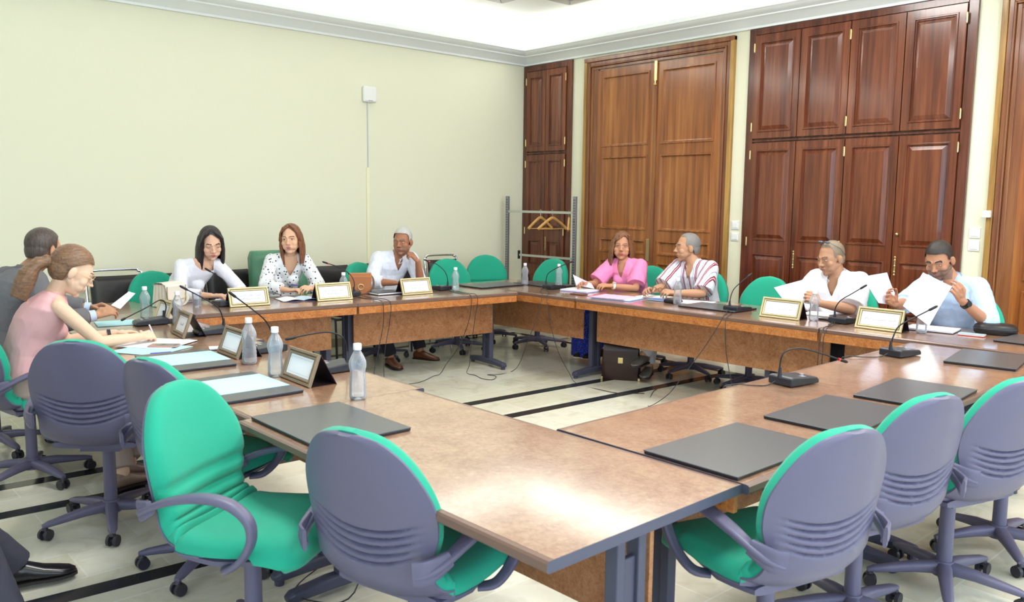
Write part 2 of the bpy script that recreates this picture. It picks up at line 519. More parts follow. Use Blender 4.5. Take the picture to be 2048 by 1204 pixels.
def cabinet(label, yL, yR, n, zt, upz, lowz, knob=None):
    """yL > yR: the left edge in the photo is the larger y"""
    root = thing('wall_cabinet', label, 'cabinet', (XB - 0.02, (yL + yR) / 2, 0))
    xf = XB - 0.03
    mb = MB()
    fw = 0.075
    mb.bb(xf, XB, yL - fw, yL, 0, zt); mb.bb(xf, XB, yR, yR + fw, 0, zt)
    mb.bb(xf, XB, yR + fw, yL - fw, upz[1], zt)
    mb.bb(xf, XB, yR + fw, yL - fw, lowz[1], upz[0]); mb.bb(xf, XB, yR + fw, yL - fw, 0, lowz[0])
    mb.bb(xf + 0.02, XB, yR + fw, yL - fw, 0, zt)
    mb.build('cabinet_frame', M_mahog_d, root, world=True, bevel=0.004)
    a, b = yL - fw, yR + fw
    w = (a - b) / n
    for i in range(n):
        y1 = a - i * w - 0.004; y0 = a - (i + 1) * w + 0.004
        hs = y1 if i % 2 == 0 else y0
        hs = (y1 + 0.006) if i % 2 == 0 else (y0 - 0.006)
        d = leaf('cabinet_door', y0, y1, upz[0] + 0.012, upz[1] - 0.008, xf - 0.018, 0.03, [(y0 + 0.055, y1 - 0.055, upz[0] + 0.07, upz[1] - 0.07)], M_mahog, root)
        hinge(hs, upz[1] - 0.12, xf - 0.018, d); hinge(hs, upz[0] + 0.12, xf - 0.018, d)
        d = leaf('cabinet_door', y0, y1, lowz[0] + 0.008, lowz[1] - 0.012, xf - 0.018, 0.03,
                 [(y0 + 0.055, y1 - 0.055, 1.215, lowz[1] - 0.075), (y0 + 0.055, y1 - 0.055, 0.78, 1.09), (y0 + 0.055, y1 - 0.055, lowz[0] + 0.08, 0.66)], M_mahog, root)
        for hz in (lowz[1] - 0.12, 1.2, 0.3): hinge(hs, hz, xf - 0.018, d)
        if i % 2 == 1:
            e = MB(); yy = y1 - 0.028
            e.tube([(xf - 0.020, yy, 0.98), (xf - 0.020, yy, 1.12)], 0.006, 8, h=0.003, up=(1, 0, 0))
            for z in (0.975, 1.0, 1.05, 1.1, 1.125): e.ell((xf - 0.022, yy, z), (0.003, 0.009, 0.010), nu=10, nv=6)
            e.build('escutcheon', M_brass, d, smooth=50, world=True)
        if knob is not None and i == knob:
            MB().ell((xf - 0.032, y1 - 0.035, 1.32), (0.014,) * 3, nu=10, nv=8).build('knob', M_brass, d, smooth=60, world=True)
    return root
cabinet('narrow dark mahogany wall cabinet in the room corner behind the coat rack', YA, 6.917, 2, 3.2, (2.155, 3.13), (0.10, 2.135))
cabinet('wide mahogany wall cabinet of eight tall doors between two wall switches', 4.572, 2.552, 4, 3.2, (2.165, 3.14), (0.10, 2.145), knob=3)

def big_door(n, yL, yR, lab=None):
    root = bpy.data.objects.new('door_%d' % n, None); C.objects.link(root); root.location = (XB - 0.05, (yL + yR) / 2, 0)
    root['kind'] = 'structure'
    zt = 3.172
    # outer architrave: pale outer strip, then stepped darker mouldings
    mb = MB()
    mb.bb(XB - 0.045, XB, yL - 0.045, yL, 0, zt); mb.bb(XB - 0.045, XB, yR, yR + 0.045, 0, zt)
    mb.build('pale_architrave', M_arch, root, world=True, bevel=0.006)
    mb = MB()
    mb.bb(XB - 0.048, XB, yR + 0.0, yL - 0.0, zt - 0.045, zt + 0.002)
    for k, (i0, i1, x) in enumerate(((0.045, 0.085, 0.036), (0.085, 0.10, 0.05), (0.10, 0.135, 0.03))):
        mb.bb(XB - x, XB, yL - i1, yL - i0, 0, zt - i0); mb.bb(XB - x, XB, yR + i0, yR + i1, 0, zt - i0)
        mb.bb(XB - x, XB, yR + i1, yL - i1, zt - i1, zt - i0)
    mb.build('door_frame', M_doorf, root, world=True, bevel=0.006)
    a, b = yL - 0.205, yR + 0.125
    mb = MB()
    mb.bb(XB - 0.02, XB, a, yL - 0.135, 0, zt - 0.135)
    mb.bb(XB - 0.024, XB, b, yR + 0.135, 0, zt - 0.135) if b > yR + 0.135 else None
    mb.build('door_jamb', M_doorf, root, world=True)
    mid = (a + b) / 2 + 0.0
    for y1, y0 in ((a, mid + 0.002), (mid - 0.002, b)):
        s0, s1 = y0 + 0.085, y1 - 0.075
        leaf('door_leaf', y0, y1, 0.01, zt - 0.145, XB - 0.022, 0.02,
             [(s0, s1, 2.175, 2.955), (s0, s1, 1.262, 2.07), (s0, s1, 1.0, 1.16), (s0, s1, 0.12, 0.92)], M_door, root, raised=False)
    mb = MB(); mb.bb(XB - 0.036, XB - 0.02, mid - 0.02, mid + 0.015, 0.01, zt - 0.15)
    mb.build('meeting_stile', M_doorf, root, world=True, bevel=0.005)
    mb = MB()
    mb.bb(XB - 0.044, XB - 0.03, mid - 0.018, mid + 0.016, 2.84, 3.04); mb.cyl((XB - 0.045, mid, 2.80), (XB - 0.045, mid, 3.03), 0.007, n=8)
    mb.ell((XB - 0.047, mid, 2.80), (0.014, 0.02, 0.014), nu=10, nv=8)
    mb.build('door_bolt', M_brass, root, world=True, smooth=40)
    mb = MB(); mb.bb(XB - 0.03, XB - 0.02, mid + 0.03, mid + 0.075, 0.93, 1.17)
    mb.build('lock_plate', mat('old_brass', '#A8946C', rough=0.4, metal=0.5), root, world=True, bevel=0.004)
    return root
big_door(1, 6.711, 4.729)
big_door(2, 2.385, 0.40)

# ------------------------------------------------------------------ small fittings on the walls
def wall_switch(y, z, label):
    root = thing('light_switch', label, 'light switch', (XB, y, z), group=None)
    MB().bb(XB - 0.010, XB, y - 0.042, y + 0.042, z - 0.042, z + 0.042).build('switch_plate', M_wplast, root, world=True, bevel=0.004)
    MB().bb(XB - 0.015, XB - 0.009, y - 0.028, y + 0.028, z - 0.028, z + 0.028).build('rocker', M_wplast, root, world=True, bevel=0.003)
wall_switch(4.66, 1.350, 'upper white light switch right of the double door, left of the wide cabinet')
wall_switch(4.66, 1.238, 'lower white light switch right of the double door, left of the wide cabinet')
wall_switch(2.47, 1.352, 'upper white light switch right of the wide cabinet')
wall_switch(2.47, 1.250, 'lower white light switch right of the wide cabinet')
o = MB().bb(XB - 0.085, XB - 0.046, 2.345, 2.405, 1.475, 1.53).build('door_sensor', M_wplast, bevel=0.004)
tag(o, 'small white sensor box on the frame edge of the right-hand door', 'sensor')
root = thing('wireless_router', 'white rounded wireless router box high on the cream wall', 'router', (4.885, YA, 2.665))
MB().bb(4.802, 4.968, YA - 0.045, YA, 2.582, 2.748).build('router_case', M_wplast, root, world=True, bevel=0.03, seg=4)
MB().bb(4.86, 4.91, YA - 0.048, YA - 0.044, 2.595, 2.602).build('status_light', mat('grey_mark', '#9AA0A6'), root, world=True)
o = MB().bb(4.862, 4.874, YA - 0.01, YA, 1.9, 2.583).build('cable', mat('grey_cable_cover', '#C8CCCA', rough=0.5))
tag(o, 'thin grey cable running down from the white router box', 'cable')
o = MB().bb(4.845, 4.88, YA - 0.014, YA, 0.09, 1.9).build('cable_duct', mat('cream_duct', '#F4EFCB', rough=0.5), bevel=0.003)
tag(o, 'cream plastic cable duct on the wall below the router', 'cable duct')

# square air diffusers in the ceiling
def diffuser(x, y, label):
    mb = MB()
    for k in range(5):
        a = 0.25 - k * 0.045; z = ZT - 0.012 - k * 0.006
        for s in (1, -1):
            mb.bb(x - a, x + a, y + s * a - 0.012, y + s * a + 0.012, z - 0.02, z + 0.01)
            mb.bb(x + s * a - 0.012, x + s * a + 0.012, y - a, y + a, z - 0.02, z + 0.01)
    mb.bb(x - 0.02, x + 0.02, y - 0.02, y + 0.02, ZT - 0.04, ZT)
    o = mb.build('air_diffuser', mat('diffuser_grey', '#B9B6B2', rough=0.5))
    tag(o, label, 'air diffuser')
diffuser(6.15, 6.02, 'square white louvred air diffuser in the ceiling, right one')
diffuser(5.60, 6.46, 'square white louvred air diffuser in the ceiling, left one')

# ------------------------------------------------------------------ tables
TH = 0.74
def table(label, length, depth, center, rz, legs=(1, 1), leg_at=None, apron=True, pin=(0.10, 0.10), group='conference tables'):
    """local frame: long side along x, the side facing the middle of the room at -y"""
    L, D = length / 2, depth / 2
    root = thing('conference_table', label, 'table', (*center, 0), rz, group)
    MB().bb(-L + 0.001, L - 0.001, -D + 0.022, D - 0.022, TH - 0.028, TH).build('tabletop', M_burl, root)
    mb = MB()      # one continuous lipping round the top, brown on the long sides, slate on the short ends
    o0 = [(-L, -D), (L, -D), (L, D), (-L, D)]; i0 = [(-L + 0.001, -D + 0.022), (L - 0.001, -D + 0.022), (L - 0.001, D - 0.022), (-L + 0.001, D - 0.022)]
    m0 = [(-L, -D + 0.006), (L, -D + 0.006), (L, D - 0.006), (-L, D - 0.006)]
    rings = [(i0, TH - 0.0006), (m0, TH - 0.0008), (o0, TH - 0.006), (o0, TH - 0.025), (m0, TH - 0.031), (i0, TH - 0.031)]
    for (p, za), (q_, zb) in zip(rings[:-1], rings[1:]):
        for k in range(4):
            k2 = (k + 1) % 4
            mb.mat(k % 2).add([(*p[k], za), (*p[k2], za), (*q_[k2], zb), (*q_[k], zb)], [(0, 1, 2, 3)])
    bm_ = mb
    me_o = mb.build('edge_band', [M_edge, M_steel], root)
    bmw = bmesh.new(); bmw.from_mesh(me_o.data); bmesh.ops.remove_doubles(bmw, verts=bmw.verts, dist=1e-5); bmesh.ops.recalc_face_normals(bmw, faces=bmw.faces); bmw.to_mesh(me_o.data); bmw.free()
    if apron:
        MB().bb(-L + 0.01, L - 0.01, -D + 0.006, -D + 0.026, TH - 0.088, TH - 0.031).build('apron', M_burl2, root)
        MB().bb(-L + pin[0], L - pin[1], -D + 0.285, -D + 0.303, 0.335, TH - 0.032).build('modesty_panel', M_burl3, root, bevel=0.002)
    xs = leg_at or [(-L + 0.10) if legs[0] else None, (L - 0.10) if legs[1] else None]
    for x in xs:
        if x is None: continue
        mb = MB()
        s = 1 if x > 0 else -1
        x_ = x
        for yy in (-0.045, 0.045): mb.bb(x_ - 0.022, x_ + 0.022, yy - 0.017, yy + 0.017, 0.05, TH - 0.05)
        mb.bb(x_ - 0.010, x_ + 0.010, -0.03, 0.03, 0.05, 0.60)
        mb.bb(x_ - 0.03, x_ + 0.03, -D + 0.10, D - 0.10, TH - 0.052, TH - 0.029)
        # foot: a low bar that tapers to its rounded ends
        mb.tube([(x_, -0.28, 0.036), (x_, -0.255, 0.042), (x_, -0.10, 0.052), (x_, 0.10, 0.052), (x_, 0.255, 0.042), (x_, 0.28, 0.036)],
                [0.02, 0.03, 0.032, 0.032, 0.03, 0.02], 12, up=(0, 0, 1), h=[0.012, 0.022, 0.028, 0.028, 0.022, 0.012], power=4)
        for yy in (-0.25, 0.25): mb.cyl((x_, yy, 0.0), (x_, yy, 0.022), 0.02, n=10)
        mb.build('leg', M_steel, root, bevel=0.004)
    return root

# left row (T_L): front faces +X
def rowL(label, y0, y1, xin, xout, **kw):
    return table(label, y1 - y0 - 0.002, xin - xout, ((xin + xout) / 2, (y0 + y1) / 2), math.radians(90.8), **kw)
rowL('burl wood table nearest the camera, with one closed folder on it', 1.30, 2.92, 2.088, 1.272)
rowL('burl wood table in the left row holding two folders with pale blue sheets', 2.92, 4.54, 2.108, 1.296)
rowL('burl wood table in the left row where the woman in pink writes', 4.54, 6.16, 2.13, 1.32)
rowL('short burl wood table at the far end of the left row', 6.16, 6.86, 2.15, 1.34, legs=(0, 1), apron=False)
# far row (T_A): front faces -Y, turned by about five degrees
ang = -math.atan2(5.806 - 5.559, 5.08 - 2.20)
ux, uy = math.cos(ang), math.sin(ang)
def rowA(label, s0, s1, **kw):
    m = (s0 + s1) / 2; D = 0.81
    cx, cy = 5.075 - ux * m + (-uy) * D / 2, 5.559 - uy * m + ux * D / 2
    return table(label, s1 - s0 - 0.002, D, (cx, cy), ang, **kw)
rowA('burl wood table in front of the cream wall, where the grey-haired man sits', 0.0, 1.60, leg_at=[-0.70, 0.755], pin=(0.10, 0.075))
rowA('burl wood table at the cream wall, where the lace and dotted blouse women sit', 1.60, 2.86)
# right row (T_B): front faces -X
def rowB(label, y0, y1, leg_y, pin=(0.05, 0.05)):
    x = lambda y: 5.120 + (5.58 - y) * 0.030
    ym = (y0 + y1) / 2; rz = math.radians(-90) + 0.030
    return table(label, y1 - y0 - 0.002, 0.81, (x(ym) + 0.405, ym), rz, leg_at=[-(q - ym) for q in leg_y], pin=pin)
rowB('burl wood table in front of the double door, where the woman in pink shirt sits', 4.92, 6.50, (5.03,), (0.05, 0.15))
rowB('long burl wood table before the double door, beside the striped shirt man', 2.73, 4.918, (3.28,), (0.01, 0.05))
rowB('burl wood table before the wide cabinet, where the pale blue shirt man sits', 0.95, 2.725, (2.60, 1.05))
# near row (T_R): front faces +Y
def rowR(label, x0, x1, **kw): return table(label, x1 - x0 - 0.002, 0.80, ((x0 + x1) / 2, 1.685), PI, **kw)
rowR('burl wood table in the near right row, left one with three closed folders', 2.10, 3.60)
rowR('burl wood table in the near right row, right one touching the far right row', 3.60, 5.11)

# ------------------------------------------------------------------ green swivel chair
def seat_section(t):
    """centre line of the seat-back shell (y forward, z up), half width and cushion thickness; t 0 = seat front, 1 = top"""
    K = [(0.00, 0.245, 0.425, 0.205, 0.030), (0.08, 0.235, 0.450, 0.232, 0.05), (0.20, 0.15, 0.462, 0.245, 0.058), (0.34, 0.03, 0.452, 0.248, 0.06),
         (0.46, -0.09, 0.448, 0.240, 0.062), (0.54, -0.165, 0.462, 0.226, 0.065), (0.60, -0.210, 0.510, 0.215, 0.066), (0.66, -0.225, 0.575, 0.214, 0.064),
         (0.73, -0.232, 0.655, 0.236, 0.060), (0.80, -0.246, 0.730, 0.238, 0.057), (0.86, -0.262, 0.795, 0.218, 0.054), (0.91, -0.275, 0.852, 0.184, 0.050),
         (0.95, -0.286, 0.896, 0.142, 0.044), (0.98, -0.294, 0.924, 0.092, 0.036), (1.00, -0.299, 0.940, 0.02, 0.020)]
    for i in range(len(K) - 1):
        if K[i][0] <= t <= K[i + 1][0]:
            a, b = K[i], K[i + 1]
            p, q = K[max(i - 1, 0)], K[min(i + 2, len(K) - 1)]
            u = (t - a[0]) / (b[0] - a[0])
            r = []
            for j in range(1, 5):
                m0 = (b[j] - p[j]) / max(b[0] - p[0], 1e-6) * (b[0] - a[0]); m1 = (q[j] - a[j]) / max(q[0] - a[0], 1e-6) * (b[0] - a[0])
                r.append((2 * u ** 3 - 3 * u * u + 1) * a[j] + (u ** 3 - 2 * u * u + u) * m0 + (-2 * u ** 3 + 3 * u * u) * b[j] + (u ** 3 - u * u) * m1)
            return r
    return list(K[-1][1:])

def seat_frame(t):
    y, z, w, th = seat_section(t)
    y0, z0 = seat_section(max(t - 0.01, 0))[:2]; y1, z1 = seat_section(min(t + 0.01, 1))[:2]
    ty, tz = y1 - y0, z1 - z0
    l = math.hypot(ty, tz) or 1
    return y, z, w, th, tz / l, -ty / l       # normal (ny, nz) pointing to the sitter

def ribs(t):
    """horizontal stitched folds across the lumbar zone"""
    if 0.47 < t < 0.745:
        return -0.017 * (0.5 - 0.5 * math.cos(2 * PI * (t - 0.47) / 0.055)) ** 2.2
    return 0.0

def cushion(ta, tb, n=44, m=22):
    front, back = [], []
    for i in range(n + 1):
        t = ta + (tb - ta) * i / n
        y, z, w, th, ny, nz = seat_frame(t)
        fr, bk = [], []
        for k in range(m + 1):
            u = -1 + 2 * k / m
            e = 1 - abs(u) ** 6
            curve = 0.032 * (w * u / 0.235) ** 2 if t > 0.5 else 0.012 * u * u - 0.02 * (abs(u) ** 8) * (t < 0.2)
            off = th * (0.35 + 0.65 * e ** 0.5) + curve + ribs(t) * (1 - u ** 8)
            fr.append(V((w * u, y + ny * off, z + nz * off)))
            bk.append(V((w * u * 0.985, y + ny * curve * 0.9, z + nz * curve * 0.9)))
        front.append(fr); back.append(bk)
    mb = MB(); mb.grid(front)
    o = len(mb.v); mb.grid(back)
    N1 = m + 1
    def q(i, k): return i * N1 + k
    fs = []
    for i in range(n):
        fs.append((q(i, 0), q(i + 1, 0), o + q(i + 1, 0), o + q(i, 0))); fs.append((q(i, m), o + q(i, m), o + q(i + 1, m), q(i + 1, m)))
    for k in range(m):
        fs.append((q(0, k), o + q(0, k), o + q(0, k + 1), q(0, k + 1))); fs.append((q(n, k), q(n, k + 1), o + q(n, k + 1), o + q(n, k)))
    mb.f += fs; mb.m += [0] * len(fs)
    return mb

def back_shell(n=190, m=40):
    """plastic shell behind the back and under the rear of the seat, with five smile-shaped slots pressed in"""
    out, inn = [], []
    for i in range(n + 1):
        t = 0.40 + 0.595 * i / n
        y, z, w, th, ny, nz = seat_frame(t)
        a, b = [], []
        for k in range(m + 1):
            u = -1 + 2 * k / m
            curve = 0.032 * (w * u / 0.235) ** 2 if t > 0.5 else 0.012 * u * u
            zz = (t - 0.635) - 0.05 * u * u
            g = 0.0
            if 0 < zz < 0.105 and abs(u) < 0.86: g = 0.014 * (0.5 - 0.5 * math.cos(2 * PI * zz / 0.021)) ** 3 * (1 - (u / 0.86) ** 4)
            bulge = 0.022 * (1 - abs(u) ** 3) * (0.6 + 0.4 * math.sin(PI * i / n))
            off = -0.006 - bulge + curve + g
            a.append(V((w * u * 1.0, y + ny * off, z + nz * off)))
            b.append(V((w * u * 1.0, y + ny * curve, z + nz * curve)))
        out.append(a); inn.append(b)
    mb = MB(); mb.grid(out); o = len(mb.v); mb.grid(inn)
    N1 = m + 1
    def q(i, k): return i * N1 + k
    fs = []
    for i in range(n):
        fs.append((q(i, 0), q(i + 1, 0), o + q(i + 1, 0), o + q(i, 0))); fs.append((q(i, m), o + q(i, m), o + q(i + 1, m), q(i + 1, m)))
    for k in range(m):
        fs.append((q(0, k), o + q(0, k), o + q(0, k + 1), q(0, k + 1))); fs.append((q(n, k), q(n, k + 1), o + q(n, k + 1), o + q(n, k)))
    mb.f += fs; mb.m += [0] * len(fs)
    return mb

def star_base(root, m=M_plast, r=0.30, rot=0.0, col_top=0.40):
    mb = MB(); mb.cyl((0, 0, 0.07), (0, 0, col_top), 0.030, 0.028, 16); mb.cyl((0, 0, 0.24), (0, 0, col_top), 0.024, n=14)
    mb.build('gas_column', m, root, smooth=40)
    b = MB()
    b.cyl((0, 0, 0.065), (0, 0, 0.125), 0.045, 0.036, 18)
    for k in range(5):
        a = rot + 2 * PI * k / 5
        d = V((math.sin(a), math.cos(a), 0))
        b.tube([d * 0.02 + V((0, 0, 0.095)), d * 0.12 + V((0, 0, 0.092)), d * (r - 0.03) + V((0, 0, 0.073)), d * r + V((0, 0, 0.068))], [0.030, 0.026, 0.020, 0.012], 12, up=(0, 0, 1), h=[0.026, 0.022, 0.013, 0.008], power=3)
    base = b.build('star_base', m, root, smooth=40)
    for k in range(5):
        a = rot + 2 * PI * k / 5
        d = V((math.sin(a), math.cos(a), 0))
        s = V((d.y, -d.x, 0)); s.rotate(Quaternion((0, 0, 1), 0.6 * math.sin(k * 2.3 + rot * 3)))
        c = d * (r - 0.012) + V((0, 0, 0.027))
        w = MB()
        for q in (-1, 1): w.tube([c + s * q * 0.010, c + s * q * 0.024], [0.027, 0.025], 14)
        w.cyl(c - s * 0.011, c + s * 0.011, 0.010, n=8)
        f = s.cross(V((0, 0, 1)))
        w.tube([c + V((0, 0, 0.020)) - f * 0.004, c + V((0, 0, 0.034))], [0.016, 0.012], 10); w.cyl(c + V((0, 0, 0.03)), c + V((0, 0, 0.044)), 0.006, n=8)
        w.build('caster', M_dark, base, smooth=40)

def swivel_chair(rot=0.2):
    root = thing('swivel_chair', 'x', 'chair', (0, 0, 0), 0, 'green swivel chairs')
    cushion(0.0, 0.475, 30).build('seat', M_green, root, smooth=60)
    cushion(0.475, 1.0, 70).build('backrest', M_green, root, smooth=60)
    back_shell().build('back_shell', M_plast, root, smooth=45)
    p = MB()
    P = [(0, 0.20, 0.436), (0, 0.0, 0.425), (0, -0.14, 0.43)]
    p.tube(P, [0.17, 0.21, 0.19], 16, up=(0, 0, 1), h=[0.012, 0.018, 0.016], power=4, smooth=3)
    p.bb(-0.09, 0.09, -0.09, 0.12, 0.385, 0.42)
    p.build('seat_pan', M_plast, root, smooth=40)
    for s in (-1, 1):
        a = MB()
        a.tube([(s * 0.205, -0.255, 0.575), (s * 0.245, -0.225, 0.595), (s * 0.272, -0.12, 0.635), (s * 0.276, 0.0, 0.660), (s * 0.276, 0.10, 0.655), (s * 0.274, 0.165, 0.610), (s * 0.270, 0.172, 0.545),
                (s * 0.262, 0.13, 0.475), (s * 0.245, 0.07, 0.430), (s * 0.20, 0.04, 0.418)], [0.035, 0.036, 0.030, 0.026, 0.022, 0.020, 0.018, 0.018, 0.020, 0.024], 12,
               up=(0, 0, 1), h=[0.010, 0.010, 0.012, 0.014, 0.014, 0.014, 0.013, 0.012, 0.010, 0.008], smooth=5, power=3)
        a.v = [tuple(v) for v in a.v]
        a.build('armrest', M_plast, root, smooth=50)
    star_base(root, rot=rot)
    return root
# upright directions along the armrest loop are handled by sweeping with the side vector instead of z
def loop_arm(s):
    a = MB()
    a.tube([(s * 0.205, -0.262, 0.56), (s * 0.248, -0.225, 0.585), (s * 0.272, -0.12, 0.635), (s * 0.276, 0.0, 0.662), (s * 0.276, 0.10, 0.655), (s * 0.274, 0.165, 0.610), (s * 0.270, 0.172, 0.545),
            (s * 0.262, 0.13, 0.475), (s * 0.245, 0.07, 0.430), (s * 0.20, 0.04, 0.418)], [0.010, 0.011, 0.012, 0.013, 0.013, 0.013, 0.012, 0.011, 0.010, 0.008], 12,
           up=(1, 0, 0), h=[0.010, 0.014, 0.024, 0.027, 0.024, 0.021, 0.019, 0.018, 0.018, 0.02], smooth=5, power=3.2)
    # flat wing that bolts on the shell
    a.tube([(s * 0.200, -0.268, 0.575), (s * 0.235, -0.245, 0.580), (s * 0.262, -0.185, 0.605)], [0.034, 0.036, 0.024], 12, up=(s, -0.4, 0), h=[0.006, 0.008, 0.010], power=4, smooth=3)
    return a
chair0 = swivel_chair()
for ch in list(chair0.children):
    if ch.name.startswith('armrest'):
        me = ch.data; bpy.data.objects.remove(ch); bpy.data.meshes.remove(me)
for s in (-1, 1): loop_arm(s).build('armrest', M_plast, chair0, smooth=50)
def kids_index():
    KIDS.clear()
    for o in bpy.data.objects:
        if o.parent: KIDS.setdefault(o.parent.name, []).append(o)
kids_index()
first = [True]
def put_chair(x, y, heading, label, dz=0.0, src=None):
    src = src or chair0
    c = src if (first[0] and src is chair0) else copy_tree(src)
    first[0] = False if src is chair0 else first[0]
    c.location = (x, y, dz); c.rotation_euler = (0, 0, az(heading)); c['label'] = label
    return c
put_chair(1.42, 2.00, 74, 'green swivel chair with grey back nearest to the camera in the left row')
put_chair(1.15, 2.57, 147, 'empty green swivel chair turned to show its whole ribbed green front')
put_chair(1.34, 3.38, 74, 'green swivel chair mostly hidden behind the one showing its ribbed green front')
put_chair(1.15, 4.13, 40, 'green swivel chair showing its full grey back shell, beside the writing woman')
put_chair(1.02, 5.08, 80, 'green swivel chair in which the woman in the pink sleeveless top sits')
put_chair(0.98, 5.82, 85, 'green swivel chair in which the man in the grey suit sits')
put_chair(2.30, 1.33, 14, 'green swivel chair with grey back, leftmost at the near right table')
put_chair(2.93, 1.34, 14, 'green swivel chair with grey back, middle of three at the near right table')
put_chair(3.50, 1.23, 18, 'green swivel chair at the right frame edge of the near right table')
put_chair(4.10, 1.22, 8, 'green swivel chair barely in view at the right frame edge, behind the row of three')
put_chair(2.44, 6.93, 172, 'green swivel chair of the woman in white lace')
put_chair(4.42, 6.86, 165, 'green swivel chair of the grey-haired man in the white shirt')
put_chair(5.33, 6.78, 195, 'empty green swivel chair pushed to the table right of the grey-haired man')
put_chair(6.04, 7.06, 205, 'empty green swivel chair with arms standing free before the cream wall')
put_chair(6.13, 6.40, 265, 'empty green swivel chair before the coat rack')
put_chair(6.22, 5.12, 262, 'green swivel chair of the woman in the pink shirt')
put_chair(6.20, 4.45, 262, 'green swivel chair of the man in the striped shirt')
put_chair(6.12, 3.80, 270, 'empty green swivel chair left of the man with sunglasses on his head')
put_chair(6.12, 3.06, 268, 'green swivel chair of the man with sunglasses on his head')
put_chair(6.12, 2.18, 268, 'green swivel chair of the man in the pale blue shirt')

# high-backed green leather armchair of the chairwoman
root = thing('executive_armchair', 'high-backed dark green leather armchair of the woman in the dotted blouse', 'chair', (3.52, 6.95, 0), az(186))
mb = MB()
P = []
for i in range(19):
    t = i / 18; z = 0.50 + 0.58 * t; y = -0.20 - 0.10 * t
    row = []
    w = 0.27 * (1 - 0.04 * t - 0.10 * max(0, t - 0.9) * 10)
    for k in range(17):
        u = -1 + 2 * k / 16
        puff = 0.05 * (1 - u ** 8) * (1 - (2 * t - 1) ** 10) + 0.012 * math.cos(2 * PI * t * 2.0) * (1 - u ** 4) + 0.035 * u * u
        row.append(V((w * u, y + 0.02 + puff, z)))
    P.append(row)
B = [[p + V((0, -0.10 - 0.0 * p.z, 0)) for p in r] for r in P]
mb.grid(P); o_ = len(mb.v); mb.grid(B)
n1 = 17
def q(i, k): return i * n1 + k
fs = [(q(i, e), q(i + 1, e), o_ + q(i + 1, e), o_ + q(i, e)) for i in range(18) for e in (0, 16)] + [(q(e, k), q(e, k + 1), o_ + q(e, k + 1), o_ + q(e, k)) for k in range(16) for e in (0, 18)]
mb.f += fs; mb.m += [0] * len(fs)
mb.build('backrest', M_gleath, root, smooth=50, bevel=0.012, seg=3)
MB().tube([(0, 0.25, 0.45), (0, 0.22, 0.46), (0, 0, 0.46), (0, -0.22, 0.46)], [0.22, 0.26, 0.27, 0.26], 24, up=(0, 0, 1), h=[0.03, 0.05, 0.055, 0.05], power=4, smooth=3).build('seat', M_gleath, root, smooth=50)
for s in (-1, 1):
    MB().tube([(s * 0.29, -0.22, 0.62), (s * 0.31, -0.1, 0.66), (s * 0.31, 0.12, 0.65), (s * 0.30, 0.18, 0.58), (s * 0.27, 0.10, 0.46), (s * 0.2, 0.05, 0.42)], [0.03, 0.03, 0.03, 0.022, 0.02, 0.02], 12, smooth=4).build('armrest', M_gleath, root, smooth=50)
star_base(root, M_dark)

# black leather chairs standing along the cream wall; two have a chrome tube running round the back
def wall_chair(loc, heading, label, chrome, w=0.20):
    root = thing('visitor_chair', label, 'chair', (*loc, 0), az(heading), 'black visitor chairs along the wall')
    def cush(name, y0, z0, y1, z1, wid, th):
        n, m = 14, 14; P, B = [], []
        for i in range(n + 1):
            t = i / n; rowp, rowb = [], []
            e = (1 - abs(2 * t - 1) ** 6)
            ww = wid * (0.90 + 0.10 * e) if not chrome else wid
            yy, zz = y0 + (y1 - y0) * t, z0 + (z1 - z0) * t
            l = math.hypot(y1 - y0, z1 - z0); ny, nz = (z1 - z0) / l, -(y1 - y0) / l
            for k in range(m + 1):
                u = -1 + 2 * k / m
                f = th * (0.3 + 0.7 * ((1 - u ** 8) * e) ** 0.5)
                zc = 0.0
                cy = 0.02 * u * u
                rowp.append(V((ww * u, yy + ny * (f + cy), zz + nz * (f + cy)))); rowb.append(V((ww * u, yy - ny * (0.01 - cy), zz - nz * (0.01 - cy))))
            P.append(rowp); B.append(rowb)
        mb = MB(); mb.grid(P); o = len(mb.v); mb.grid(B); N1 = m + 1
        fs = [(i * N1 + e, (i + 1) * N1 + e, o + (i + 1) * N1 + e, o + i * N1 + e) for i in range(n) for e in (0, m)]
        fs += [(e * N1 + k, e * N1 + k + 1, o + e * N1 + k + 1, o + e * N1 + k) for k in range(m) for e in (0, n)]
        mb.f += fs; mb.m += [0] * len(fs)
        mb.build(name, M_black, root, smooth=50)
    cush('seat', 0.23, 0.43, -0.20, 0.42, w, 0.05)
    cush('backrest', -0.235, 0.56 if chrome else 0.52, -0.30, 0.90 if chrome else 0.89, w if chrome else w + 0.01, 0.045)
    mb = MB(); r = 0.0115; fw = w + 0.025
    M = M_chrome if chrome else M_dark
    if chrome:
        mb.tube([(-fw, -0.20, 0.0), (-fw, -0.22, 0.44), (-fw, -0.30, 0.88), (-fw + 0.03, -0.315, 0.935), (-fw + 0.07, -0.32, 0.95), (fw - 0.07, -0.32, 0.95), (fw - 0.03, -0.315, 0.935), (fw, -0.30, 0.88), (fw, -0.22, 0.44), (fw, -0.20, 0.0)], r, 10, smooth=4)
    else:
        for s in (-1, 1): mb.tube([(s * fw, -0.25, 0.0), (s * fw, -0.23, 0.44), (s * fw, -0.285, 0.80)], r, 10, smooth=3)
    for s in (-1, 1):
        mb.tube([(s * fw, 0.22, 0.0), (s * fw, 0.20, 0.42), (s * fw, -0.215, 0.42)], r, 10)
    mb.tube([(-fw, 0.19, 0.41), (fw, 0.19, 0.41)], r, 10); mb.tube([(-fw, -0.21, 0.41), (fw, -0.21, 0.41)], r, 10)
    mb.build('chair_frame', M, root, smooth=50)
    return root
wall_chair((2.17, 7.10), 180, 'black leather chair with chrome tube back against the cream wall, leftmost', True, 0.20)
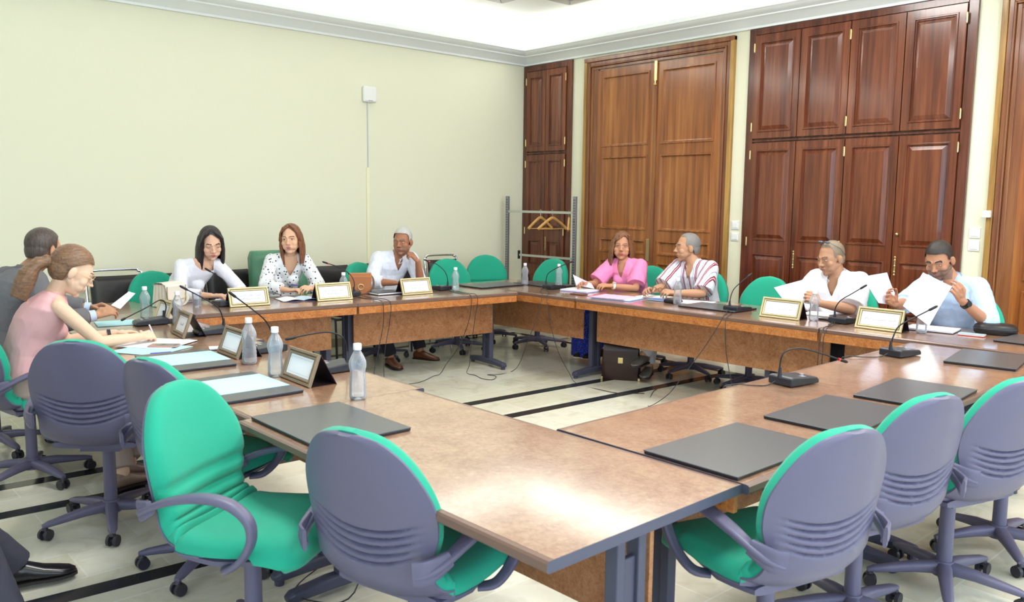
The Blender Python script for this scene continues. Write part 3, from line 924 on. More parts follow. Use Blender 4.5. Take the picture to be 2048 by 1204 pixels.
wall_chair((2.62, 7.22), 182, 'black leather chair with rounded top between the chrome chair and the woman in lace', False)
wall_chair((3.22, 7.26), 178, 'black leather chair half hidden between the woman in lace and the green leather armchair', False)
wall_chair((4.24, 7.18), 180, 'black leather chair with rounded top just right of the woman in the dotted blouse', False)
wall_chair((4.70, 7.24), 180, 'black leather chair against the wall left of the grey-haired man', False)
wall_chair((5.62, 7.16), 183, 'black leather chair with chrome tube back right of the grey-haired man', True, 0.19)
wall_chair((5.16, 7.30), 180, 'black leather chair with chrome tube back hidden behind the grey-haired man', True, 0.19)

# ------------------------------------------------------------------ things lying on the tables
ARB = {'ا': ('FE8D', 'FE8E', None, None), 'أ': ('FE83', 'FE84', None, None), 'ب': ('FE8F', 'FE90', 'FE91', 'FE92'), 'ة': ('FE93', 'FE94', None, None), 'ت': ('FE95', 'FE96', 'FE97', 'FE98'),
       'ج': ('FE9D', 'FE9E', 'FE9F', 'FEA0'), 'ح': ('FEA1', 'FEA2', 'FEA3', 'FEA4'), 'د': ('FEA9', 'FEAA', None, None), 'ر': ('FEAD', 'FEAE', None, None), 'ز': ('FEAF', 'FEB0', None, None),
       'س': ('FEB1', 'FEB2', 'FEB3', 'FEB4'), 'ص': ('FEB9', 'FEBA', 'FEBB', 'FEBC'), 'ع': ('FEC9', 'FECA', 'FECB', 'FECC'), 'ف': ('FED1', 'FED2', 'FED3', 'FED4'), 'ق': ('FED5', 'FED6', 'FED7', 'FED8'),
       'ل': ('FEDD', 'FEDE', 'FEDF', 'FEE0'), 'م': ('FEE1', 'FEE2', 'FEE3', 'FEE4'), 'ن': ('FEE5', 'FEE6', 'FEE7', 'FEE8'), 'ه': ('FEE9', 'FEEA', 'FEEB', 'FEEC'), 'و': ('FEED', 'FEEE', None, None),
       'ي': ('FEF1', 'FEF2', 'FEF3', 'FEF4'), 'ئ': ('FE89', 'FE8A', 'FE8B', 'FE8C')}
def shape_arabic(s):
    out = []
    for i, c in enumerate(s):
        if c not in ARB: out.append(c); continue
        iso, fin, ini, med = ARB[c]
        prev = i > 0 and s[i - 1] in ARB and ARB[s[i - 1]][2] is not None
        nxt = i + 1 < len(s) and s[i + 1] in ARB and ini is not None
        out.append(chr(int(med if prev and nxt else fin if prev else ini if nxt else iso, 16)))
    return ''.join(out[::-1])

def nameplate(x, y, heading, label, lines, width=0.31, z=TH, dark=False):
    """tent card: framed face leaning back towards -Y local (the face looks to +Y local), dark card behind"""
    root = thing('nameplate', label, 'nameplate', (x, y, z), az(heading), 'framed name plates')
    H_, lean = 0.150, math.radians(20)
    h = width / 2
    M = Matrix.Rotation(lean, 4, 'X')       # leans the top towards -Y
    def P(u, v, d): return V((u, -v * math.sin(lean) + d * math.cos(lean), v * math.cos(lean) + d * math.sin(lean)))
    def ring(i, d): return [P(-h + i, i, d), P(h - i, i, d), P(h - i, H_ - i, d), P(-h + i, H_ - i, d)]
    mb = MB()
    steps = [(0, -0.004, 0), (0, 0.006, 0), (0.002, 0.010, 0), (0.012, 0.010, 0), (0.014, 0.005, 1), (0.018, 0.005, 1), (0.019, 0.009, 0), (0.026, 0.008, 0), (0.028, 0.003, 1), (0.030, 0.002, 1)]
    for (i0, d0, m0), (i1, d1, m1) in zip(steps[:-1], steps[1:]):
        a, b = ring(i0, d0), ring(i1, d1)
        mb.mat(1 if (m0 and m1) else 0).add(a + b, [(k, (k + 1) % 4, 4 + (k + 1) % 4, 4 + k) for k in range(4)])
    mb.build('frame', [M_gold if not dark else mat('brown_gold_frame', '#8E7C66', rough=0.45, metal=0.2), M_olive if not dark else mat('brown_groove', '#5E4E40', rough=0.5)], root)
    MB().hexa([P(-h + 0.004, 0.004, -0.006), P(h - 0.004, 0.004, -0.006), P(h - 0.004, H_ - 0.002, -0.006), P(-h + 0.004, H_ - 0.002, -0.006)],
              [P(-h + 0.004, 0.004, -0.001), P(h - 0.004, 0.004, -0.001), P(h - 0.004, H_ - 0.002, -0.001), P(-h + 0.004, H_ - 0.002, -0.001)]).build('backing', M_tent, root)
    i = 0.030
    MB().add([P(-h + i, i, 0.0015), P(h - i, i, 0.0015), P(h - i, H_ - i, 0.0015), P(-h + i, H_ - i, 0.0015)], [(0, 1, 2, 3)]).build('name_card', M_paper, root)
    # rear card leg of the tent
    top = P(0, H_, -0.003)
    yb = top.y - 0.075
    MB().hexa([V((-h + 0.004, top.y, top.z - 0.002)), V((h - 0.004, top.y, top.z - 0.002)), V((h - 0.004, yb, 0)), V((-h + 0.004, yb, 0))],
              [V((-h + 0.004, top.y - 0.003, top.z)), V((h - 0.004, top.y - 0.003, top.z)), V((h - 0.004, yb - 0.003, 0.0)), V((-h + 0.004, yb - 0.003, 0.0))]).build('card_leg', M_tent, root)
    MB().add([P(-h + 0.004, 0.004, -0.006), P(h - 0.004, 0.004, -0.006), V((h - 0.02, yb, 0.001)), V((-h + 0.02, yb, 0.001))], [(0, 1, 2, 3)]).build('card_base', M_tent, root)
    n = len(lines)
    for k, t in enumerate(lines):
        cu = bpy.data.curves.new('lettering', 'FONT')
        cu.body = shape_arabic(t)
        cu.size = 0.024; cu.align_x = 'CENTER'; cu.align_y = 'CENTER'; cu.extrude = 0.0002
        cu.materials.append(M_ink)
        oc = bpy.data.objects.new('lettering', cu); C.objects.link(oc)
        me_ = bpy.data.meshes.new_from_object(oc.evaluated_get(bpy.context.evaluated_depsgraph_get())); bpy.data.objects.remove(oc)
        o = bpy.data.objects.new('lettering', me_); C.objects.link(o); o.parent = root
        v = H_ / 2 + (0.012 if n > 1 else 0.0) - k * 0.026
        # text plane: its x runs to -X of the plate as seen from the front (+Y side)
        ex = V((-1, 0, 0)); ey = P(0, 1, 0) - P(0, 0, 0); ez = ex.cross(ey)
        p = P(0, v, 0.0025)
        o.matrix_local = Matrix(((ex.x, ey.x, ez.x, p.x), (ex.y, ey.y, ez.y, p.y), (ex.z, ey.z, ez.z, p.z), (0, 0, 0, 1)))
    # thin ruled border on the card
    mb = MB()
    for a, b, c, d in ((-h + 0.045, h - 0.045, 0.040, 0.0408), (h - 0.0458, h - 0.045, 0.040, H_ - 0.04), (-h + 0.045, -h + 0.0458, 0.040, H_ - 0.04)):
        mb.add([P(a, c, 0.0022), P(b, c, 0.0022), P(b, d, 0.0022), P(a, d, 0.0022)], [(0, 1, 2, 3)])
    mb.add([P(-h + 0.045, H_ - 0.0408, 0.0022), P(h - 0.045, H_ - 0.0408, 0.0022), P(h - 0.045, H_ - 0.04, 0.0022), P(-h + 0.045, H_ - 0.04, 0.0022)], [(0, 1, 2, 3)])
    bb_ = mb.build('ruled_border', M_ink, root)
    return root
hA = 180 - math.degrees(-ang) * -1
nameplate(2.735, 6.03, 185, 'gold-framed name plate on the far table in front of the woman in lace', ['السيدة فاتن النصيبي', 'نائب رئيسة اللجنة'])
nameplate(3.435, 5.97, 184, 'gold-framed name plate on the far table between the dotted blouse and the tan handbag', ['السيدة سنية بن علي', 'رئيسة اللجنة'])
nameplate(4.228, 5.932, 182, 'gold-framed name plate on the far table in front of the grey-haired man', ['السيد سعيد علي', 'مقرر اللجنة'])
nameplate(5.423, 3.14, 268, 'gold-framed name plate in front of the man with sunglasses on his head', ['السيد الفوزي العبيدي'])
nameplate(5.442, 2.43, 270, 'gold-framed name plate in front of the man in the pale blue shirt', ['السيد حسني بن صالح'])
nameplate(1.735, 3.377, 272, 'brown-framed name plate in the left row nearest the camera, turned to the chairs', [], 0.29, dark=True)
nameplate(1.765, 4.178, 272, 'brown-framed name plate behind the tall bottle in the left row', [], 0.27, dark=True)
nameplate(1.80, 4.97, 276, 'brown-framed name plate at the writing hand of the woman in pink', ['السيدة'], 0.25, dark=True)
nameplate(1.915, 5.61, 272, 'gold-brown name plate half hidden behind a bottle near the white handbag', ['السيد'], 0.25)

def bottle(x, y, label, s=1.0, z=TH, group='water bottles'):
    """ribbed half-litre bottle with a waist and a white screw cap"""
    root = thing('water_bottle', label, 'bottle', (x, y, z), random.uniform(0, 6), group)
    pr = [(0.0, 0.004), (0.022, 0.0), (0.030, 0.004), (0.0325, 0.014), (0.0325, 0.030), (0.031, 0.034), (0.0325, 0.038), (0.031, 0.050), (0.0325, 0.054), (0.030, 0.066), (0.0315, 0.070), (0.0275, 0.084), (0.029, 0.088), (0.027, 0.098),
          (0.0285, 0.102), (0.030, 0.112), (0.0325, 0.120), (0.0335, 0.130), (0.032, 0.142), (0.027, 0.155), (0.019, 0.170), (0.0135, 0.180), (0.0125, 0.192), (0.0, 0.192)]
    MB().lathe([(r * s, h * 1.03 * s) for r, h in pr], 20, close=False).build('bottle_body', M_pet, root, smooth=60)
    MB().lathe([(0.0155 * s, 0.190 * s), (0.0160 * s, 0.192 * s), (0.0160 * s, 0.210 * s), (0.0145 * s, 0.2135 * s)], 18).build('cap', M_cap, root, smooth=40)
    return root
BT = [(1.760, 3.905, 'tall water bottle in the left row, left one of the close pair'), (1.725, 3.55, 'tall water bottle in the left row, right one of the close pair'),
      (1.785, 2.93, 'water bottle standing alone at the seam of the two nearest left row tables'), (1.90, 5.84, 'water bottle in the left row before the chrome-framed black chair'),
      (1.965, 5.42, 'water bottle in the left row beside the half hidden name plate'), (3.56, 6.05, 'water bottle beside the tan leather handbag'),
      (4.66, 5.95, 'water bottle right of the grey-haired man, by the microphone'), (5.55, 5.98, 'water bottle left of the two at the inner corner of the far tables'),
      (5.75, 5.71, 'water bottle right of the two at the inner corner of the far tables'), (5.50, 4.10, 'water bottle in front of the man in the striped shirt'),
      (5.51, 2.92, 'water bottle between the right-hand name plates'), (5.54, 2.19, 'water bottle in front of the man in the pale blue shirt')]
for i, (x, y, lab) in enumerate(BT): bottle(x, y, lab, 1.09 if i < 3 else 1.02)
def glass_(x, y, label):
    root = thing('drinking_glass', label, 'glass', (x, y, TH), 0, 'drinking glasses')
    MB().lathe([(0.0, 0.002), (0.026, 0.0), (0.030, 0.010), (0.034, 0.11), (0.0325, 0.11), (0.029, 0.014), (0.0, 0.012)], 20, close=False).build('tumbler', M_pet, root, smooth=40)
    MB().lathe([(0.0, 0.014), (0.0285, 0.014), (0.030, 0.062), (0.0, 0.062)], 18, close=False).build('water', mat('grey_water', '#9FA8B4', rough=0.1, trans=0.4), root, smooth=40)
glass_(2.40, 6.22, 'plastic glass of water beside the white handbag')

def folder(x, y, heading, label, w=0.53, d=0.345, paper=None, z=TH, corners=True):
    """closed desk folder: grey leatherette cover, dark edges, metal corner caps; w along local x"""
    root = thing('desk_folder', label, 'folder', (x, y, z), az(heading), 'leatherette desk folders')
    MB().bb(-w / 2, w / 2, -d / 2, d / 2, 0.001, 0.010).build('inner_pages', M_foldedge, root, bevel=0.002)
    MB().bb(-w / 2 - 0.002, w / 2 + 0.002, -d / 2 - 0.002, d / 2 + 0.002, 0.0095, 0.0135).build('cover', M_folder, root, bevel=0.002)
    if paper:
        pw, pd, px, py = paper
        mb = MB(); mb.bb(px - pw / 2, px + pw / 2, py - pd / 2, py + pd / 2, 0.0137, 0.0150)
        mb.build('paper_sheet', M_bpaper, root)
    return root
folder(1.49, 2.645, 90, 'closed grey desk folder on the table nearest the camera', 0.50, 0.37)
folder(1.475, 3.42, 90, 'open desk folder with a pale blue sheet, nearer one in the left row', 0.50, 0.38, (0.30, 0.335, -0.02, 0.02))
folder(1.53, 4.15, 93, 'open desk folder with a pale blue sheet, farther one in the left row', 0.50, 0.34, (0.29, 0.335, -0.02, 0.02))
folder(2.375, 1.505, 180, 'closed grey desk folder at the left end of the near right table', 0.54, 0.355)
folder(3.085, 1.51, 178, 'closed grey desk folder, second from the left on the near right table')
folder(3.70, 1.465, 176, 'closed grey desk folder, third from the left on the near right table', 0.51)
folder(4.84, 1.56, 171, 'closed grey desk folder with a metal corner at the right end of the near table', 0.49, 0.33)
folder(5.72, 1.52, 272, 'closed grey desk folder at the right frame edge beside the black pouch', 0.48, 0.36)
folder(5.24, 6.12, 178, 'closed grey desk folder where the two far rows meet, left one', 0.55, 0.33)
folder(5.72, 5.88, 272, 'closed grey desk folder behind the bottles at the inner corner of the far tables', 0.55, 0.33)
folder(5.56, 3.76, 268, 'closed grey desk folder before the empty chair left of the man with sunglasses', 0.50, 0.34)

def mic(x, y, heading, label, neck, ring=False, z=TH):
    """conference microphone: wedge base (long side along local y, front at -y), gooseneck given as (forward, sideways, up) points"""
    root = thing('microphone', label, 'microphone', (x, y, z), az(heading), 'gooseneck conference microphones')
    w = 0.065
    mb = MB()
    prof2 = [(-0.10, 0.004), (-0.10, 0.022), (-0.085, 0.032), (0.085, 0.046), (0.10, 0.040), (0.10, 0.004)]
    mb.hexa([V((-w, a, b)) for a, b in prof2], [V((w, a, b)) for a, b in prof2])
    mb.build('mic_base', M_mic, root, bevel=0.006, seg=3)
    mb = MB()
    for xx, yy in ((0.0, -0.055), (-0.03, -0.05), (0.03, -0.05)): mb.cyl((xx, yy, 0.030), (xx, yy, 0.0385), 0.008, n=12)
    k = mb
    for xx, yy in ((0.0, -0.055),):
        MB().cyl((xx, yy, 0.030), (xx, yy, 0.040), 0.009, n=14).build('talk_button', mat('silver_button', '#C9CDD6', rough=0.3, metal=0.6), root, smooth=40)
    MB().bb(-0.045, -0.020, -0.03, 0.0, 0.034, 0.0385).build('button_panel', mat('light_grey_marks', '#8D93A0', rough=0.4), root)
    pts = [V((s_, f, u)) for f, s_, u in neck]
    b0 = pts[0]
    MB().cyl(b0, b0 + V((0, 0, 0.05)), 0.011, 0.006, 12).build('neck_socket', M_mic, root, smooth=40)
    g = MB().tube(pts, 0.0038, 8, smooth=6)
    g.build('gooseneck', M_blk, root, smooth=60)
    a, b = pts[-2], pts[-1]
    d = (b - a).normalized()
    MB().tube([b - d * 0.008, b, b + d * 0.035, b + d * 0.045], [0.005, 0.0075, 0.0075, 0.004], 12).build('mic_head', M_blk, root, smooth=50)
    if ring: MB().cyl(b - d * 0.014, b - d * 0.004, 0.0072, n=12).build('light_ring', M_red, root, smooth=50)
    return root

# microphones: neck points are (forward, sideways, up) in the frame of the base
def micw(x, y, heading, label, pts, ring=False):
    """neck points given as world points, converted to the frame of the base"""
    h = math.radians(heading); f = V((math.sin(h), math.cos(h), 0)); s_ = V((f.y, -f.x, 0))
    loc = [((V(p) - V((x, y, TH))).dot(f), (V(p) - V((x, y, TH))).dot(s_), p[2] - TH) for p in pts]
    return mic(x, y, heading, label, loc, ring)
micw(1.99, 3.49, 90, 'black gooseneck microphone nearest the camera in the left row, neck bent low', [(2.07, 3.495, 0.775), (2.065, 3.494, 0.86), (2.04, 3.497, 0.905), (1.97, 3.505, 0.930), (1.87, 3.515, 0.926), (1.81, 3.524, 0.918)])
micw(1.97, 4.17, 92, 'black gooseneck microphone in the left row behind the close pair of bottles', [(2.05, 4.235, 0.775), (2.04, 4.235, 0.83), (2.00, 4.225, 0.90), (1.92, 4.21, 0.97), (1.82, 4.195, 1.047)])
micw(1.99, 4.93, 95, 'black gooseneck microphone on the table of the woman in pink, leaning over the glass', [(2.075, 4.96, 0.775), (2.06, 4.95, 0.85), (2.03, 4.955, 0.905), (1.96, 4.975, 0.955), (1.87, 5.00, 1.012)])
micw(1.83, 5.53, 96, 'black gooseneck microphone at the hands of the man in the grey suit', [(1.915, 5.53, 0.775), (1.92, 5.50, 0.86), (1.87, 5.45, 0.905), (1.72, 5.27, 0.885), (1.53, 5.06, 0.858)])
micw(2.60, 6.20, 184, 'black gooseneck microphone in front of the woman in lace', [(2.62, 6.12, 0.775), (2.62, 6.13, 0.85), (2.60, 6.18, 0.93), (2.55, 6.23, 0.98), (2.52, 6.25, 1.003)])
micw(3.70, 6.20, 184, 'black gooseneck microphone beside the tan handbag, red ring on its head', [(3.70, 6.12, 0.775), (3.71, 6.13, 0.86), (3.69, 6.17, 0.93), (3.61, 6.22, 0.99), (3.525, 6.25, 1.022)], True)
micw(4.62, 6.12, 184, 'black gooseneck microphone right of the grey-haired man, red ring on its head', [(4.64, 6.04, 0.775), (4.645, 6.05, 0.85), (4.63, 6.08, 0.92), (4.57, 6.12, 0.98), (4.50, 6.15, 1.008)], True)
micw(5.55, 5.57, 272, 'black gooseneck microphone at the inner corner of the far tables', [(5.47, 5.60, 0.775), (5.47, 5.60, 0.83), (5.48, 5.58, 0.89), (5.53, 5.50, 0.95), (5.59, 5.425, 0.992)])
micw(5.54, 3.56, 272, 'black gooseneck microphone right of the striped shirt man', [(5.46, 3.58, 0.775), (5.465, 3.58, 0.84), (5.49, 3.57, 0.91), (5.55, 3.54, 0.97), (5.595, 3.52, 1.005)])
micw(5.60, 2.74, 272, 'black gooseneck microphone between the two right-hand name plates', [(5.52, 2.77, 0.775), (5.52, 2.77, 0.84), (5.53, 2.74, 0.90), (5.56, 2.68, 0.95), (5.595, 2.63, 0.992)])
micw(4.62, 1.93, 278, 'black gooseneck microphone on the near right row, farther one, neck rising', [(4.53, 1.945, 0.775), (4.535, 1.94, 0.84), (4.56, 1.92, 0.91), (4.61, 1.86, 0.96), (4.66, 1.805, 1.003)])
micw(3.49, 1.93, 278, 'black gooseneck microphone on the near right row, nearer one, neck bent right', [(3.40, 1.95, 0.775), (3.40, 1.95, 0.85), (3.42, 1.94, 0.895), (3.50, 1.91, 0.905), (3.62, 1.86, 0.872), (3.72, 1.825, 0.838)], True)

# ------------------------------------------------------------------ people
def HD(h): a = math.radians(h); return V((math.sin(a), math.cos(a), 0))

def remesh(mb, name, mats, parent, vox=0.004, smooth=4, factor=0.5, keep=None, assign=None, wrinkle=0, wscale=14, adapt=0.0):
    me = bpy.data.meshes.new('tmp'); me.from_pydata([tuple(p) for p in mb.v], [], mb.f)
    o = bpy.data.objects.new('tmp', me); C.objects.link(o)
    r = o.modifiers.new('r', 'REMESH'); r.mode = 'VOXEL'; r.voxel_size = vox; r.adaptivity = adapt
    s = o.modifiers.new('s', 'SMOOTH'); s.factor = factor; s.iterations = smooth
    dg = bpy.context.evaluated_depsgraph_get()
    m2 = bpy.data.meshes.new_from_object(o.evaluated_get(dg))
    bpy.data.objects.remove(o); bpy.data.meshes.remove(me)
    m2.name = name
    n = len(m2.vertices)
    if wrinkle:
        co = np.empty(n * 3); m2.vertices.foreach_get('co', co); co = co.reshape(-1, 3)
        nm = np.empty(n * 3); m2.vertices.foreach_get('normal', nm); nm = nm.reshape(-1, 3)
        d = np.array([noise.noise(V((p[0] * wscale, p[1] * wscale, p[2] * wscale * 0.7))) + 0.5 * noise.noise(V((p[0] * wscale * 2.3 + 5, p[1] * wscale * 2.3, p[2] * wscale * 1.6))) for p in co])
        d = 0.35 - np.abs(d) * 1.4
        co = co + nm * (d * wrinkle)[:, None]
        m2.vertices.foreach_set('co', co.ravel())
    if keep is not None:
        bm = bmesh.new(); bm.from_mesh(m2)
        kill = [v for v in bm.verts if not keep(v.co)]
        bmesh.ops.delete(bm, geom=kill, context='VERTS')
        lone = [v for v in bm.verts if not v.link_faces]
        bmesh.ops.delete(bm, geom=lone, context='VERTS')
        for it in range(10):
            new = {}
            for v in bm.verts:
                if v.is_boundary:
                    nb = [e.other_vert(v).co for e in v.link_edges if e.is_boundary]
                    if len(nb) >= 2: new[v] = v.co * 0.4 + (nb[0] + nb[1]) * 0.3
            for v, c_ in new.items(): v.co = c_
        bm.to_mesh(m2); bm.free()
    if not isinstance(mats, (list, tuple)): mats = [mats]
    m2.materials.clear()
    for m in mats: m2.materials.append(m)
    if assign is not None:
        idx = [assign(f.center) for f in m2.polygons]
        m2.polygons.foreach_set('material_index', idx)
    m2.polygons.foreach_set('use_smooth', [True] * len(m2.polygons))
    o = bpy.data.objects.new(name, m2); C.objects.link(o)
    o.parent = parent; o.matrix_parent_inverse = wm(parent).inverted()
    return o

def chain(mb, pts, rs, n=14):
    for i in range(len(pts) - 1): mb.capsule(pts[i], pts[i + 1], rs[i], rs[i + 1], n)

def loft(mb, secs, n=28):
    """secs: (centre, right vector, forward vector, rx, ry, power) rings joined and capped"""
    P = []
    for c, r, f, rx, ry in secs:
        ring = []
        for k in range(n):
            g = 2 * PI * k / n
            cx, sy = math.cos(g), math.sin(g)
            cx = math.copysign(abs(cx) ** 0.85, cx); sy = math.copysign(abs(sy) ** 0.9, sy)
            ring.append(c + r * (cx * rx) + f * (sy * ry))
        P.append(ring)
    o = len(mb.v)
    mb.grid(P, closed_v=True)
    m = len(P)
    mb.add([], [])
    mb.f += [tuple(o + k for k in range(n))[::-1], tuple(o + (m - 1) * n + k for k in range(n))]; mb.m += [0, 0]

def skin_mat(name, col):
    return mat(name, col, rough=0.55, spec=0.35, bump=(260, 0.06, 0.001))

def hair_mat(name, c1, c2, axis=(60, 60, 5)):
    def f(nt, b):
        v = coords(nt, axis)
        n = N(nt, 'ShaderNodeTexNoise', Scale=2.2, Detail=4.0, Roughness=0.7)
        nt.links.new(v, n.inputs['Vector'])
        r = ramp(nt, [(0.35, c1), (0.65, c2)])
        nt.links.new(n.outputs['Fac'], r.inputs['Fac']); nt.links.new(r.outputs['Color'], b.inputs['Base Color'])
        bp_ = N(nt, 'ShaderNodeBump', Strength=0.5, Distance=0.004)
        nt.links.new(n.outputs['Fac'], bp_.inputs['Height']); nt.links.new(bp_.outputs['Normal'], b.inputs['Normal'])
    return mat(name, rough=0.42, build=f)

def two_bone(S, W, l1, l2, pole):
    d = W - S; L = min(d.length, (l1 + l2) * 0.998)
    a = (l1 * l1 - l2 * l2 + L * L) / (2 * L)
    h = math.sqrt(max(l1 * l1 - a * a, 0))
    n = d.normalized()
    p = pole - n * pole.dot(n)
    p = p.normalized() if p.length > 1e-5 else n.orthogonal()
    return S + n * a + p * h

def hand(mb, W, d, nrm, tside, curl=0.35, sc=1.0, curls=None, thumb=0.5):
    """W wrist, d direction of the fingers, nrm back-of-hand normal, tside +1/-1: side of the thumb along d x nrm"""
    d = d.normalized(); nrm = (nrm - d * nrm.dot(d)).normalized(); x = d.cross(nrm) * tside
    k = sc
    heads = []
    for i, (sx, L) in enumerate(((0.030, 0.088), (0.010, 0.090), (-0.010, 0.085), (-0.029, 0.076))):
        base = W + x * (sx * 0.55 * k) + d * 0.012 * k
        kn = W + x * (sx * k) + d * (L * k) + nrm * (0.004 * k)
        mb.capsule(base, kn, 0.014 * k, 0.0115 * k, 10)
        heads.append(kn)
    mb.ell(W + d * 0.045 * k, (0.02 * k,) * 3, nu=10, nv=8)
    mb.capsule(W + x * 0.018 * k + d * 0.02 * k - nrm * 0.008 * k, W + x * 0.030 * k + d * 0.05 * k - nrm * 0.008 * k, 0.015 * k, 0.012 * k, 10)
    for i, (kn, L) in enumerate(zip(heads, (0.072, 0.080, 0.074, 0.058))):
        c = (curls[i] if curls else curl)
        fan = (0.10, 0.03, -0.05, -0.13)[i]
        dd = (d + x * fan).normalized(); p = kn
        segs = (0.45, 0.30, 0.25); r = (0.0098, 0.0088, 0.0078, 0.0066)
        for j, s_ in enumerate(segs):
            ang = c * (0.75, 1.1, 0.8)[j] * 1.2
            dd = dd.copy(); dd.rotate(Quaternion(d.cross(nrm).normalized(), -ang))
            q2 = p + dd * (L * s_ * k)
            mb.capsule(p, q2, r[j] * k, r[j + 1] * k, 8)
            p = q2
    # thumb leaves the side of the palm near the wrist
    t0 = W + x * 0.024 * k + d * 0.022 * k - nrm * 0.004 * k
    t1 = t0 + (x * 0.75 + d * 0.65 - nrm * 0.25).normalized() * 0.040 * k
    t2 = t1 + (x * (0.55 - thumb) + d * 0.8 - nrm * (0.2 + thumb * 0.6)).normalized() * 0.032 * k
    t3 = t2 + (x * (0.25 - thumb) + d * 0.8 - nrm * (0.25 + thumb * 0.6)).normalized() * 0.026 * k
    mb.capsule(t0, t1, 0.0140 * k, 0.0115 * k, 10); mb.capsule(t1, t2, 0.0112 * k, 0.0100 * k, 8); mb.capsule(t2, t3, 0.0100 * k, 0.0078 * k, 8)

def head_matrix(c, heading, pitch=0, roll=0):
    f = HD(heading)
    R = Matrix.Rotation(az(heading), 4, 'Z') @ Matrix.Rotation(math.radians(-pitch), 4, 'X') @ Matrix.Rotation(math.radians(roll), 4, 'Y')
    return Matrix.Translation(c) @ R

def head_blobs(mb, HM, fem=False, sc=1.0, fat=0.0):
    Rm = HM.to_3x3().to_4x4()
    def E(c, r, rot=None):
        M = Rm if rot is None else Rm @ rot
        mb.ell(HM @ V([q * sc for q in c]), [q * sc for q in r], M, 20, 14)
    def Cp(a, b, r0, r1): mb.capsule(HM @ V([q * sc for q in a]), HM @ V([q * sc for q in b]), r0 * sc, r1 * sc, 12)
    E((0, -0.014, 0.036), (0.073, 0.093, 0.086))
    E((0, 0.024, 0.004), (0.066, 0.068, 0.082))
    E((0, 0.034, -0.040), (0.060 + fat, 0.053, 0.064))
    E((0, 0.034, -0.074), (0.044 + fat, 0.044, 0.032))
    E((0, 0.066, -0.096), (0.020, 0.018, 0.016))
    for s in (-1, 1):
        E((s * 0.038, 0.056, -0.026), (0.026 + fat * 0.5, 0.026, 0.028))
        E((s * 0.030, 0.052, -0.052), (0.028 + fat, 0.030, 0.030))
        E((s * 0.080, -0.006, -0.006), (0.010, 0.020, 0.031), Matrix.Rotation(s * 0.35, 4, 'Z'))
        Cp((s * (0.056 + fat), 0.0, -0.042), (s * 0.022, 0.052, -0.086), 0.017, 0.017)
        Cp((s * 0.012, 0.090, 0.026), (s * 0.046, 0.078, 0.024), 0.0085, 0.008)
        E((s * 0.011, 0.097, -0.028), (0.0085, 0.010, 0.008))
        # upper and lower eyelids
        E((s * 0.031, 0.0735, 0.0085), (0.0165, 0.0125, 0.0125))
    Cp((0, 0.086, 0.016), (0, 0.104, -0.020), 0.0085, 0.0105)
    E((0, 0.110, -0.024), (0.010, 0.010, 0.0085))
    E((0, 0.088, -0.0525), (0.023, 0.0105, 0.0055)); E((0, 0.087, -0.0625), (0.019, 0.0105, 0.0065))
    E((0, 0.078, -0.056), (0.030, 0.014, 0.020))

def short_hair(HM, parent, m, line=0.070, side=0.015, back=-0.055, sc=1.0, th=0.006, temple=0.045, bald=None):
    mb = MB(); Rm = HM.to_3x3().to_4x4()
    mb.ell(HM @ V((0, -0.014 * sc, 0.036 * sc)), [(q + th) * sc for q in (0.073, 0.093, 0.086)], Rm, 28, 18)
    mb.ell(HM @ V((0, -0.030 * sc, -0.005 * sc)), [(q + th) * sc for q in (0.066, 0.072, 0.075)], Rm, 28, 18)
    inv = HM.inverted()
    def keep(co):
        p = (inv @ co) / sc
        y = p.y
        if bald and p.z > bald[0] and y > bald[1]: return False
        if y > temple: return p.z > line + (y - temple) * 0.15
        if y > 0.0:
            t = (temple - y) / temple
            lim = line * (1 - t) + side * t
            if abs(p.x) > 0.05 and 0.012 < y < 0.03: lim = side - 0.005
            return p.z > lim
        if y > -0.04: return p.z > side + 0.02 * (abs(p.x) > 0.06) + (back - side) * (-y / 0.04)
        return p.z > back
    return remesh(mb, 'hair', m, parent, 0.004, 3, keep=keep, wrinkle=0.0012, wscale=90)

